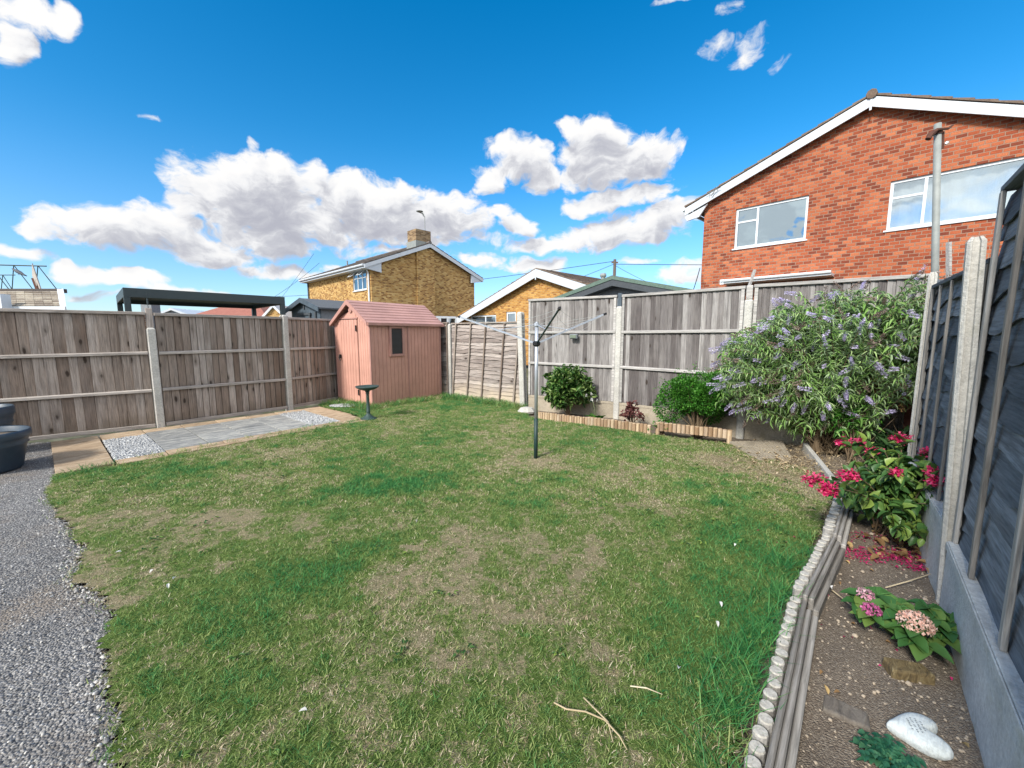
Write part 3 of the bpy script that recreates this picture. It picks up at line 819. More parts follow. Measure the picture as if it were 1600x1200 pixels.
def post(p, z, u, label, group, w=.105, d=.12, z0=-.2, tilt=(0, 0), mat='concrete_post'):
    b = MB(); h = w / 2; t = .025
    # slotted concrete post with chamfered head and recessed sides
    k0 = min(.03, h * .55)
    sec = [(-h, -d / 2 + .012), (-h + .012, -d / 2), (h - .012, -d / 2), (h, -d / 2 + .012), (h, -d * .23), (h - k0, -d * .18), (h - k0, d * .18), (h, d * .23), (h, d / 2), (-h, d / 2), (-h, d * .23), (-h + k0, d * .18), (-h + k0, -d * .18), (-h, -d * .23)]
    b.prism(sec, z0, z - t, 'z', .5)
    n = len(sec)
    vs = [(x, y, z - t) for x, y in sec] + [(x * .62, y * .6, z) for x, y in sec]
    b.add(vs, [tuple(range(n, 2 * n))] + [(i, (i + 1) % n, (i + 1) % n + n, i + n) for i in range(n)], .5)
    o = b.build('concrete_post', mat, loc=(p[0], p[1], 0), rz=at_z(u))
    o.rotation_euler[0], o.rotation_euler[1] = tilt
    return tag(o, label, 'fence post', group)
def gravel_board(A, Bp, z0, z1, label, mat='gravel_board', off=.055, y=0.0):
    A = Vector(A); Bp = Vector(Bp); u = (Bp - A).normalized(); L = (Bp - A).length
    b = MB(); b.box(off, L - off, y - .025, y + .025, z0, z1, .5)
    b.box(off + .0, L - off, y - .032, y - .0255, z1 - .045, z1 - .004, .5)
    o = b.build('gravel_board', mat, loc=(A.x, A.y, 0), rz=at_z(u), bevel=.005)
    return tag(o, label, 'gravel board', 'concrete boards under the fence panels')

gl_ = 'brown featheredge panels along the left'
lab = ['weathered brown boarded fence panel farthest left beside the gravel, beyond the pots', 'weathered brown fence panel behind the dark plant pots, left of both visible posts',
       'brown fence panel between the two concrete posts of the left fence', 'brown fence panel between the right concrete post and the pink shed', 'brown fence panel hidden behind the pink shed']
zt = [1.84, 1.84, 1.83, 1.83, 1.83]
for i in range(5):
    feather_panel(FL[i], FL[i + 1], .035, zt[i], (.615, 1.20), lab[i], 'fence_brown', 'rail_light', gl_, bottom_rail=True, pitch=.104)
def dir2(a, b): return (b[0] - a[0], b[1] - a[1])
post(FL[1], 1.80, dir2(FL[0], FL[2]), 'concrete post of the left fence beyond the plant pots', 'concrete posts of the left fence')
post(FL[2], 1.60, dir2(FL[1], FL[3]), 'short concrete post with a timber extension, beside the near paving', 'concrete posts of the left fence')
post(FL[3], 1.87, dir2(FL[2], FL[4]), 'tall concrete post rising just above the left fence near the pink shed', 'concrete posts of the left fence')
b = MB(); b.box(-.04, .04, -.02, .055, 1.60, 1.90)
tag(b.build('timber_post', 'fence_brown', loc=(FL[2][0] , FL[2][1], 0), rz=at_z(dir2(FL[1], FL[3])), bevel=.004), 'dark timber upright standing on the short concrete post of the left fence', 'post')

gb = 'tall grey featheredge panels at the back'
feather_panel(BK[0], BK[1], .27, 2.19, (.915, 1.535), 'tall grey boarded panel between the leaning post and the next concrete post', 'fence_grey', 'rail_grey', gb, frame=True, pitch=.088)
feather_panel(BK[1], BK[2], .27, 2.19, (.905, 1.54), 'tall grey boarded panel behind the small round green bush', 'fence_grey', 'rail_grey', gb, frame=True, pitch=.088)
feather_panel(BK[2], BK[3], .27, 2.20, (.91, 1.54), 'tall grey boarded panel mostly hidden by the lilac flowering bush', 'fence_grey', 'rail_grey', gb, frame=True, pitch=.088)
ub = dir2(BK[0], BK[3])
post(BK[1], 1.99, dir2(BK[0], BK[2]), 'sandy concrete post between the two bare tall grey panels', 'concrete posts of the back fence')
post(BK[2], 2.0, dir2(BK[1], BK[3]), 'concrete post of the back fence half hidden by lilac blooms', 'concrete posts of the back fence')
b = MB(); b.box(-.035, .035, -.03, .045, 1.99, 2.22)
tag(b.build('timber_post', 'slate_paint', loc=(BK[1][0], BK[1][1], 0), rz=at_z(ub), bevel=.004), 'dark blue timber upright in the gap above the sandy concrete post', 'post')
b = MB(); b.box(-.04, .04, -.055, .02, 2.0, 2.19)
tag(b.build('timber_post', 'rail_grey', loc=(BK[2][0], BK[2][1], 0), rz=at_z(ub), bevel=.004), 'pale timber upright above the post where the lilac bush begins', 'post')
post(LAP0, 1.95, ub, 'white concrete post leaning at the left end of the tall grey fence', 'concrete posts of the back fence', w=.12, tilt=(0, R(-2.6)))
gravel_board(BK[0], BK[1], -.1, .265, 'sandy concrete board behind the laurel bush', 'gravel_board_tan')
gravel_board(BK[1], BK[2], -.1, .265, 'sandy concrete board behind the dark leaved plant and round green bush', 'gravel_board_tan')
gravel_board(BK[2], BK[3], -.1, .265, 'stained tan concrete board under the lilac bush', 'gravel_board_tan')

def lap_panel(A, Bp, z0, z1, battens, label, group, wmat, bmat, row=.105, shear=0.0, wav=.012, side=.04, battw=.032, proud=.03, capm=None, tilt=0, yo=0.0):
    A = Vector(A); Bp = Vector(Bp); u = (Bp - A).normalized(); g_ = .03 if yo else .06; L = (Bp - A).length - 2 * g_
    o = A + u * g_ + Vector((-u.y, u.x)) * yo
    e = empty('lap_fence_panel', (o.x, o.y, 0), at_z(u), label, 'fence panel', group, tilt=(tilt, 0))
    b = MB(); z = z1 - .03; N = 22; k = 0
    while z > z0 + .01:
        h = min(row * random.uniform(.88, 1.15), z - z0)
        ph = random.uniform(0, 6); am = wav * random.uniform(.5, 1.6); tl = random.uniform(-.010, .010)
        vs = []; fs = []
        for i in range(N + 1):
            x = L * i / N; w_ = am * math.sin(ph + i * .42) + am * .5 * math.sin(ph * 2 + i * .95) + tl * (i / N - .5) + random.uniform(-.001, .001)
            zb = max(z - h - .012 + w_, z0); yb = -.027 + .005 * math.sin(ph + i * .6)
            xq = x * (L + .09) / L - .09 if yo else x
            vs += [(xq, yb, zb), (xq, .002, min(z + .055, z1 - .03)), (xq, yb + .007, zb), (xq, .010, min(z + .055, z1 - .03))]
        for i in range(N):
            a = i * 4
            fs += [(a, a + 4, a + 5, a + 1), (a + 2, a + 3, a + 7, a + 6), (a, a + 2, a + 6, a + 4)]
        b.add(vs, fs)
        z -= h; k += 1
    b.build('lap_boards', wmat, e)
    def bt(x, w, nm):
        c = MB(); sx = shear
        c.hexa([(x - w / 2 - sx, -.033 - proud, z0), (x + w / 2 - sx, -.033 - proud, z0), (x + w / 2 - sx, -.034, z0), (x - w / 2 - sx, -.034, z0),
                (x - w / 2, -.033 - proud, z1 - .03), (x + w / 2, -.033 - proud, z1 - .03), (x + w / 2, -.034, z1 - .03), (x - w / 2, -.034, z1 - .03)])
        c.build(nm, bmat, e, bevel=.003)
    for f in battens: bt(L * f, battw, 'batten')
    bt(side / 2 + max(shear, 0), side, 'side_batten'); bt(L - side / 2, side, 'side_batten')
    c = MB(); c.box(-.0, L, -.05, .02, z1 - .028, z1); c.build('capping_rail', capm or bmat, e, bevel=.003)
    return e
lap_panel(LAPM, LAP0, .0, 1.76, (.32, .54, .80), 'warped weathered lap panel with leaning battens between shed and leaning white post', 'pale lap panels by the shed', 'lap_grey', 'batten_wood', shear=.16, wav=.020, row=.082)
lap_panel(LAPE, LAPM, .0, 1.78, (.3, .65), 'weathered lap panel directly behind the pink shed', 'pale lap panels by the shed', 'lap_grey', 'batten_wood', shear=.0)
post(LAPM, 1.74, dir2(LAPE, LAP0), 'grey post at the right rear corner of the shed', 'concrete posts of the back fence', w=.09)

gr = 'black lap panels on the right'
lap_panel(RT[1], RT[2], .42, 1.90, (.22, .46, .72), 'black lap panel with pale battens behind the crimson flowering shrub', gr, 'lap_black', 'batten_grey', row=.125, proud=.018, battw=.03, wav=.02, capm='lap_black', yo=.045)
lap_panel(RT[2], RT[3], .35, 2.24, (.25, .56, .84), 'taller black lap panel nearest the viewer at the right edge', gr, 'lap_black', 'batten_grey', row=.135, wav=.022, side=.05, battw=.04, proud=.02, capm='lap_black', yo=.045)
lap_panel(RT[0], RT[1], .30, 1.95, (.3, .6), 'farthest black lap panel, seen edge on beside the lilac bush', gr, 'lap_black', 'batten_grey', row=.125, proud=.018, battw=.03, wav=.02, capm='lap_black', yo=.045)
lap_panel(RT[3], RT[4], .35, 2.24, (.25, .5, .75), 'black lap panel beside the viewer beyond the right edge', gr, 'lap_black', 'batten_grey', row=.135, wav=.022)
gr2 = 'concrete posts of the right fence'
post(RT[0], 2.0, dir2(RT[0], RT[1]), 'concrete post in the far corner behind the lilac bush', gr2)
post(RT[1], 2.01, dir2(RT[0], RT[2]), 'white concrete post at the right end of the lilac bush', gr2, w=.05, d=.055)
post(RT[2], 2.01, dir2(RT[1], RT[3]), 'pale concrete post between the black panels, nearest the viewer', gr2, w=.062, d=.07, tilt=(R(1.8), 0))
post(RT[3], 2.01, dir2(RT[2], RT[4]), 'concrete post beside the viewer at the right edge', gr2)
gravel_board(RT[0], RT[1], -.15, .30, 'concrete board behind the crimson shrub at the far end')
gravel_board(RT[1], RT[2], -.15, .42, 'pale concrete board between the crimson shrub and the nearest post')
gravel_board(RT[2], RT[3], -.15, .35, 'pale blotchy concrete board nearest the viewer beside the bare soil')
gravel_board(RT[3], RT[4], -.15, .35, 'concrete board at the right edge beside the viewer')

# ---------------------------------------------------------------- pink plastic shed
F_ = Vector((-3.86, 9.06)); sf = Vector((.8, -.6)); ss = Vector((.6, .8)); SW = 1.24; SD = 1.90
she = empty('garden_shed', (F_.x, F_.y, 0), at_z(sf), 'salmon pink plastic apex shed with a closed door and one small window', 'shed')
EH = 1.76; AP = 2.17
def ribbed(bm_, x0, x1, z0, z1f, y, n, face='y', sgn=-1, flat=None):
    """ribbed sheet of planks; z1f(x) gives the top"""
    w = (x1 - x0) / n
    for i in range(n):
        a = x0 + i * w; c = a + w
        for (p, q_, dpt) in ((a, a + w * .90, .0075), (a + w * .90, c, .0)):
            zt0, zt1 = z1f(p), z1f(q_)
            yo, yi = y + sgn * dpt, y - sgn * .02
            if face == 'y': P = [(p, yo, z0), (q_, yo, z0), (q_, yi, z0), (p, yi, z0), (p, yo, zt0), (q_, yo, zt1), (q_, yi, zt1), (p, yi, zt0)]
            else: P = [(yo, p, z0), (yo, q_, z0), (yi, q_, z0), (yi, p, z0), (yo, p, zt0), (yo, q_, zt1), (yi, q_, zt1), (yi, p, zt0)]
            bm_.hexa(P, .5)
gab = lambda x: EH + (AP - EH) * (1 - abs(x - SW / 2) / (SW / 2)) - .03
b = MB()
ribbed(b, .0, .13, .02, gab, 0, 2); ribbed(b, .85, SW, .02, gab, 0, 5)
ribbed(b, .13, .85, 1.84, lambda x: max(gab(x), 1.845), 0, 1)
b.build('front_wall', 'shed_plastic', she)
b = MB(); ribbed(b, .0, SD, .02, lambda x: EH, SW, 20, face='x', sgn=1)
b.build('side_wall', 'shed_plastic', she)
b = MB(); ribbed(b, .0, SD, .02, lambda x: EH, 0, 20, face='x', sgn=-1); b.build('side_wall', 'shed_plastic', she)
b = MB(); ribbed(b, 0, SW, .02, gab, SD, 12, sgn=1); b.build('rear_wall', 'shed_plastic', she)
for (x, y) in ((0, 0), (SW, 0), (SW, SD), (0, SD)):
    b = MB(); b.box(x - .022, x + .022, y - .022, y + .022, .01, EH - .02); b.build('corner_post', 'shed_frame', she, bevel=.008)
for y in (.95,):
    b = MB(); b.box(SW + .013, SW + .022, y - .018, y + .018, .02, EH - .01); b.build('joint_strip', 'shed_frame', she)
b = MB(); ribbed(b, .145, .835, .06, lambda x: 1.80, -.014, 7); dr = b.build('door', 'shed_plastic', she)
b = MB(); b.box(.17, .22, -.055, -.028, .98, 1.06); b.tube([(.195, -.06, 1.06), (.195, -.08, 1.0), (.235, -.07, .93)], .012, 6); b.build('handle', 'black_plastic', dr)
for z in (.28, 1.62):
    b = MB(); b.box(.80, .83, -.045, -.027, z - .06, z + .06); b.build('hinge', 'black_plastic', dr)
b = MB(); b.tube([(SW / 2, -.032, 2.0), (SW / 2, -.006, 2.0)], .06, 18); b.build('vent', 'shed_frame', she)
b = MB(); b.box(.14, .86, -.022, -.0125, 1.815, 1.845); b.build('door_lintel', 'shed_frame', she)
# window in the side wall
wy0, wy1, wz0, wz1 = .50, .78, 1.08, 1.62
wf = MB()
for (a, c, e_, f_) in ((wy0 - .055, wy0, wz0 - .055, wz1 + .055), (wy1, wy1 + .055, wz0 - .055, wz1 + .055), (wy0, wy1, wz0 - .055, wz0), (wy0, wy1, wz1, wz1 + .055)):
    wf.box(SW + .008, SW + .045, a, c, e_, f_)
wfo = wf.build('window_frame', 'shed_frame', she, bevel=.004)
b = MB()
for i in range(8):
    z = wz0 + (wz1 - wz0) * i / 8; z2 = wz0 + (wz1 - wz0) * (i + 1) / 8
    b.add([(SW + .022 + .003 * (i % 2), wy0, z), (SW + .022 + .003 * (i % 2), wy1, z), (SW + .022 + .003 * ((i + 1) % 2), wy1, z2), (SW + .022 + .003 * ((i + 1) % 2), wy0, z2)], [(0, 1, 2, 3)], .5)
b.build('window_pane', 'glass_dark', wfo)
# roof
for sgn in (-1, 1):
    b = MB(); xr = SW / 2; half = SW / 2 + .07; n = 8
    for i in range(n):
        t0, t1 = i / n, (i + 1) / n
        def pt(t, dz): return (xr + sgn * half * t, AP + .02 - (AP - EH + .075) * t + dz)
        (xa, za), (xb, zb) = pt(t0, 0), pt(t1, 0)
        b.hexa([(xa, -.09, za - .012), (xb, -.09, zb - .012 + .014), (xb, SD + .08, zb - .012 + .014), (xa, SD + .08, za - .012),
                (xa, -.09, za + .012), (xb, -.09, zb + .012 + .014), (xb, SD + .08, zb + .012 + .014), (xa, SD + .08, za + .012)], random.random())
    b.build('roof', 'shed_roof_plastic', she)
    b = MB(); z_a = AP + .0; z_b = EH - .075
    b.hexa([(xr, -.112, z_a - .06), (xr + sgn * half, -.112, z_b - .02), (xr + sgn * half, -.092, z_b - .02), (xr, -.092, z_a - .06),
            (xr, -.112, z_a + .035), (xr + sgn * half, -.112, z_b + .05), (xr + sgn * half, -.092, z_b + .05), (xr, -.092, z_a + .035)])
    b.build('bargeboard', 'shed_frame', she)
    b = MB(); b.box(min(xr + sgn * half, xr + sgn * (half + .03)), max(xr + sgn * half, xr + sgn * (half + .03)), -.09, SD + .08, z_b - .01, z_b + .045)
    b.build('gutter_edge', 'shed_frame', she)

# ---------------------------------------------------------------- bird bath
bx, by = G(576, 656)
e = empty('bird_bath', (bx, by, 0), 0, 'dark green pedestal bird bath at the end of the paving by the shed', 'bird bath')
MBa = MB(); MBa.lathe([(.0, .0), (.135, .0), (.14, .02), (.13, .035), (.10, .045), (.085, .06), (.05, .085), (.035, .11), (.031, .14), (.036, .15), (.031, .16), (.027, .3), (.025, .46), (.034, .47), (.028, .485), (.045, .52), (.0, .52)], 28); MBa.build('pedestal', 'bath_green', e, True)
MBa = MB(); MBa.lathe([(.0, .5201), (.05, .5201), (.13, .545), (.185, .575), (.20, .592), (.198, .60), (.185, .598), (.12, .572), (.05, .56), (.0, .558)], 36); MBa.build('bowl', 'bath_green', e, True)

# ---------------------------------------------------------------- rotary clothes airer
ax, ay = G(837, 718)
e = empty('rotary_airer', (ax, ay, 0), 0, 'rotary clothes line on a silver pole with three raised arms on the lawn', 'clothes line')
b = MB(); b.tube([(0, 0, -.05), (0, 0, .50)], .024, 14); b.build('ground_socket', 'tube_green', e, True)
b = MB(); b.tube([(0, 0, .50), (0, 0, 1.60)], .0205, 14); b.tube([(0, 0, 1.60), (0, 0, 1.64)], .014, 10); pole = b.build('pole', 'alu', e, True)
b = MB(); b.lathe([(.0, 1.36), (.03, 1.36), (.045, 1.375), (.045, 1.405), (.03, 1.42), (.0, 1.42)], 16); b.build('hub', 'black_plastic', e, False)
b = MB(); b.lathe([(.0, 1.59), (.03, 1.59), (.03, 1.63), (.0, 1.63)], 14); b.build('top_cap', 'alu', e)
tips = [Vector((-1.0, .90, 1.73)), Vector((.80, .10, 1.73)), Vector((.15, -.95, 1.73))]
hubp = Vector((0, 0, 1.39))
for i, tp in enumerate(tips):
    b = MB(); d = (tp - hubp).normalized(); b.bar(hubp + d * .04, tp, .014 if i == 2 else .018, .014 if i == 2 else .018)
    am = b.build('arm', 'tube_green' if i == 2 else 'alu', e)
    if i == 2: am['label'] = 'dark green arm'
    b = MB(); b.bar(tp - d * .01, tp + d * .03, .024, .024); b.build('arm_tip', 'black_plastic', am)
    b = MB(); mid = hubp + (tp - hubp) * .47; b.tube([(0, 0, 1.61), mid], .005, 6); b.build('strut', 'alu', e)
b = MB()
for k in range(4):
    f = 1 - .13 * k
    P = [hubp + (tp - hubp) * f for tp in tips]
    for i in range(3):
        a, c = P[i], P[(i + 1) % 3]
        if i == 1 and k > 1: continue
        pts = [a + (c - a) * t + Vector((0, 0, -.10 * 4 * t * (1 - t) * (1 + .5 * k * (i == 1)))) for t in [j / 8 for j in range(9)]]
        b.tube(pts, .0013, 4)
b.build('line', 'line_cord', e)

# solar lamp on the back fence rail
lx, ly = (BK[0][0] + (BK[1][0] - BK[0][0]) * .56, BK[0][1] + (BK[1][1] - BK[0][1]) * .56)
e = empty('solar_light', (lx, ly, 1.46), at_z(dir2(BK[0], BK[1])), 'small grey solar wall light on the rail of the tall fence behind the clothes line', 'light')
b = MB(); b.box(-.075, .075, -.14, -.058, -.05, .04); b.build('housing', 'grey_board', e, bevel=.01)
b = MB(); b.box(-.06, .06, -.150, -.1405, -.035, .025); b.build('lens', 'lantern_glass', e, bevel=.004)

# ---------------------------------------------------------------- plant pots
def pot(name, x, y, r, h, label):
    e = empty(name, (x, y, 0), 0, label, 'plant pot', 'dark plastic pots by the left fence')
    b = MB(); b.lathe([(.0, .0), (r * .68, .0), (r * .74, .02), (r * .88, h * .62), (r * .93, h * .66), (r * .90, h * .70), (r * .95, h * .80), (r * 1.0, h * .84), (r * 1.0, h * .97), (r * .97, h), (r * .92, h * .985), (r * .90, h * .85), (0, h * .85)], 48)
    b.build('pot_body', 'pot_plastic', e, True)
    b = MB(); b.lathe([(0, h * .855), (r * .895, h * .856), (r * .5, h * .88), (0, h * .885)], 24); b.build('compost', 'soil', e, True)
    return e
pot('plant_pot', -5.78, 4.36, .36, .44, 'big round dark blue plastic pot in front at the left edge')
pot('plant_pot', -6.62, 4.98, .31, .60, 'taller darker pot behind the big round one at the left edge')

# ---------------------------------------------------------------- log edging
def logroll(pts, n, r, z0, z1, label, group, tall_ends=False, rail=None, jig=.01, capm=None, half=False):
    a = Vector(pts[0]); c = Vector(pts[1]); u = (c - a).normalized(); L = (c - a).length
    e = empty('log_edging', (a.x, a.y, 0), at_z(u), label, 'lawn edging', group)
    for i in range(n):
        x = L * (i + .5) / n; rr = L / n / 2 * (.74 if half else .97)
        end = tall_ends and i in (0, n - 1)
        zt_ = z1 + random.uniform(-jig, jig) * .5; zb = z0 if not end else -.06
        rr2 = rr * (1.08 if end else 1)
        b = MB(); seg = 12; yy = random.uniform(-.004, .004)
        b.tube([(x, yy, zb), (x, yy, zt_ - .006)], rr2, seg, cap=False, mi=0)
        ring = [(x + rr2 * cos(2 * pi * k / seg), yy + rr2 * sin(2 * pi * k / seg)) for k in range(seg)]
        vs = [(p[0], p[1], zt_ - .006) for p in ring] + [(x + (p[0] - x) * .88, yy + (p[1] - yy) * .88, zt_) for p in ring]
        b.add(vs, [tuple(range(seg, 2 * seg))] + [(k, (k + 1) % seg, (k + 1) % seg + seg, k + seg) for k in range(seg)], mi=1 if capm else 0)
        b.build('log', ['log_wood' if not half else 'edging_wood', capm or 'log_wood'], e, False)
    if rail:
        for (y0, y1, za, zb, xs, xe) in rail:
            b = MB(); b.box(xs * L, xe * L, y0, y1, za, zb); b.build('backing_rail', 'edging_wood', e, bevel=.006)
    return e
E0 = G(841, 655); E1m = G(918, 665); E1 = G(1017, 679); E2 = G(1143, 692); E1b = G(1024, 678)
g1 = 'log roll edging of the back flower bed'
logroll((E0, E1m), 20, .03, .0, .135, 'brownish log edging in front of the laurel bush', g1, rail=[(.03, .05, .03, .08, .02, .98)])
logroll((E1m, E1), 18, .03, .02, .15, 'sunlit pale log edging between the laurel and the round green bush', g1, tall_ends=True, rail=[(.035, .055, .03, .08, .02, .98)])
logroll((E1b, E2), 17, .03, .06, .185, 'raised pale log edging with a dark gap beneath, under the round green bush', g1, tall_ends=True, rail=[(.035, .055, .07, .12, .02, .98)])
g2 = 'log edging with stacked rails beside the long soil bed'
def edge_seg(a, c, n, z, label):
    logroll((a, c), n, .03, -.06, z, label, g2, rail=[(-.052, -.030, z - .06, z - .010, 0, 1), (-.078, -.053, z - .10, z - .028, .02, .98), (-.106, -.079, z - .17, z - .075, 0, 1)], capm='log_end', half=True, jig=.008)
edge_seg(EDGE0, EDGE_A, 32, .07, 'near stretch of log and rail edging at the bottom of the picture')
edge_seg(EDGE_A, EDGE_B, 14, .10, 'middle stretch of log and rail edging, standing slightly higher')
edge_seg(EDGE_B, EDGE_C, 12, .12, 'far stretch of log and rail edging ending under the crimson flowers')
# low concrete kerb further back
ka = Vector(G(1255, 697)); kb = Vector(G(1300, 755)); u = (kb - ka).normalized(); L = (kb - ka).length
b = MB(); b.box(0, L, -.025, .025, -.06, .075); tag(b.build('concrete_kerb', 'concrete_post', loc=(ka.x, ka.y, 0), rz=at_z(u), bevel=.008), 'low concrete kerb between the bare corner and the lilac bush', 'kerb')
# inspection cover / lattice slab
A_, B_, C_, D_ = [Vector(G(*p, .01)) for p in ((1140, 692), (1222, 690), (1236, 717), (1185, 721))]
b = MB(); b.hexa([(p.x, p.y, -.03) for p in (A_, B_, C_, D_)] + [(p.x, p.y, .03) for p in (A_, B_, C_, D_)], .5)
for i in range(13):
    for j in range(11):
        s0, s1, t0, t1 = (i + .15) / 13, (i + .85) / 13, (j + .15) / 11, (j + .85) / 11
        def bl(s_, t_): p = (A_ * (1 - s_) + B_ * s_) * (1 - t_) + (D_ * (1 - s_) + C_ * s_) * t_; return (p.x, p.y)
        P = [bl(s0, t0), bl(s1, t0), bl(s1, t1), bl(s0, t1)]
        b.hexa([(x, y, .0295) for x, y in P] + [(x, y, .037) for x, y in P], .5)
tag(b.build('drain_cover', 'gravel_board_tan'), 'flat grey drain cover with a raised chequered pattern in the bare corner', 'drain cover')

# ================================================================ houses
def wall_face(mb, L, H, holes, x0=0, z0=0, depth=.11, gable=None):
    """front wall in the plane y=0 with openings and their reveals; gable = (xa, za): apex above height H"""
    xs = sorted({x0, L} | {h[0] for h in holes} | {h[1] for h in holes}); zs = sorted({z0, H} | {h[2] for h in holes} | {h[3] for h in holes})
    for i in range(len(xs) - 1):
        for j in range(len(zs) - 1):
            mx_, mz_ = (xs[i] + xs[i + 1]) / 2, (zs[j] + zs[j + 1]) / 2
            if any(h[0] < mx_ < h[1] and h[2] < mz_ < h[3] for h in holes): continue
            mb.add([(xs[i], 0, zs[j]), (xs[i + 1], 0, zs[j]), (xs[i + 1], 0, zs[j + 1]), (xs[i], 0, zs[j + 1])], [(0, 1, 2, 3)], .5)
    for (a, c, e_, f_) in holes:
        mb.add([(a, 0, e_), (c, 0, e_), (c, 0, f_), (a, 0, f_), (a, depth, e_), (c, depth, e_), (c, depth, f_), (a, depth, f_)],
               [(0, 4, 5, 1), (1, 5, 6, 2), (2, 6, 7, 3), (3, 7, 4, 0)], .5)
    if gable:
        mb.add([(x0, 0, H), (L, 0, H), (gable[0], 0, gable[1])], [(0, 1, 2)], .5)
def window(parent, x0, x1, z0, z1, mull=(), trans=(), y=.04, axis='y', pane='glass_sky', curtain=False, fw=.055, openers=()):
    """frame + panes; axis 'x' = window in the plane x=0 running along y"""
    def bx(mb, a, c, e_, f_, y0, y1):
        if axis == 'y': mb.box(a, c, y0, y1, e_, f_, .5)
        else: mb.box(y0, y1, a, c, e_, f_, .5)
    f = MB()
    bx(f, x0, x0 + fw, z0, z1, y, y + .06); bx(f, x1 - fw, x1, z0, z1, y, y + .06)
    bx(f, x0 + fw, x1 - fw, z0, z0 + fw, y, y + .06); bx(f, x0 + fw, x1 - fw, z1 - fw, z1, y, y + .06)
    for m_ in mull: bx(f, m_ - fw * .45, m_ + fw * .45, z0 + fw, z1 - fw, y + .003, y + .057)
    for (a, c, z) in trans: bx(f, a + fw * .45, c - fw * .45, z - fw * .4, z + fw * .4, y + .006, y + .054)
    w = f.build('window', 'upvc_white', parent)
    p = MB(); bx(p, x0 + .01, x1 - .01, z0 + .01, z1 - .01, y + .028, y + .034); p.build('pane', pane, w)
    r = MB(); bx(r, x0 - .02, x1 + .02, z0 - .02, z1 + .02, y + .25, y + .26); 
    if curtain:
        c = MB(); n = 60; vs = []
        for i in range(n + 1):
            x = x0 + (x1 - x0) * i / n; yy = y + .15 + .018 * math.sin(i * 1.1) + .012 * math.sin(i * .43)
            vs += [(x, yy, z0 + .0), (x, yy, z1 - .0)]
        c.add(vs, [(2 * i, 2 * i + 2, 2 * i + 3, 2 * i + 1) for i in range(n)], .5); c.build('curtain', 'curtain', w)
    else: r.build('room', 'room_dark', w)
    s_ = MB(); bx(s_, x0 - .04, x1 + .04, z0 - .035, z0 - .002, y - .07, y + .05); s_.build('sill', 'upvc_white', w)
    return w
def tiled_slope(parent, mat, p0, ex, es, nrm, name='roof', tw=.33, th=.33):
    """p0 eave corner, ex along the eave, es up the slope; tiles overlap like shingles"""
    p0, ex, es, nrm = Vector(p0), Vector(ex), Vector(es), Vector(nrm).normalized()
    nx = max(1, round(ex.length / tw)); ns = max(1, round(es.length / th)); a = ex / nx; c = es / ns
    b = MB()
    for j in range(ns):
        for i in range(nx):
            o = p0 + a * i + c * j; lift = nrm * .028; r = random.random()
            g = a * .015
            b.hexa([o + g, o + a - g, o + a + c - g, o + c + g, o + g + nrm * .022 + lift, o + a - g + nrm * .022 + lift, o + a + c * 1.04 - g + nrm * .024, o + c * 1.04 + g + nrm * .024], r)
    return b.build(name, mat, parent)

# --- red brick house on the right
u = Vector((.7, -.714)).normalized()
red = empty('brick_house', (5.53, 12.27, 0), at_z(u), 'red brick house with a white edged gable and two upstairs windows', 'house')
LH = 7.02; DH = 8.5; sl = .379
b = MB(); hl = [(.84, 2.48, 3.83, 4.88), (3.96, 6.6, 3.78, 4.82)]
wall_face(b, LH, 5.04, hl); b.add([(0, 0, 5.04), (LH, 0, 5.04), (3.51, 0, 6.63), (0, 0, 5.30)], [(0, 1, 2, 3)], .5)
b.build('gable_wall', 'brick_red', red)
b = MB(); b.add([(0, 0, 0), (0, DH, 0), (0, DH, 5.3), (0, 0, 5.3)], [(0, 1, 2, 3)], .5); b.add([(LH, 0, 0), (LH, DH, 0), (LH, DH, 5.04), (LH, 0, 5.04)], [(0, 1, 2, 3)], .5)
b.add([(0, DH, 0), (LH, DH, 0), (LH, DH, 5.04), (3.51, DH, 6.63), (0, DH, 5.3)], [(0, 1, 2, 3, 4)], .5); b.build('side_wall', 'brick_red', red)
window(red, .84, 2.48, 3.83, 4.88, (1.37,), ((.84, 1.37, 4.52),))
window(red, 3.96, 6.6, 3.78, 4.82, (4.52, 5.84), ((3.96, 4.52, 4.46), (5.84, 6.6, 4.46)), pane='glass_curtain', curtain=True)
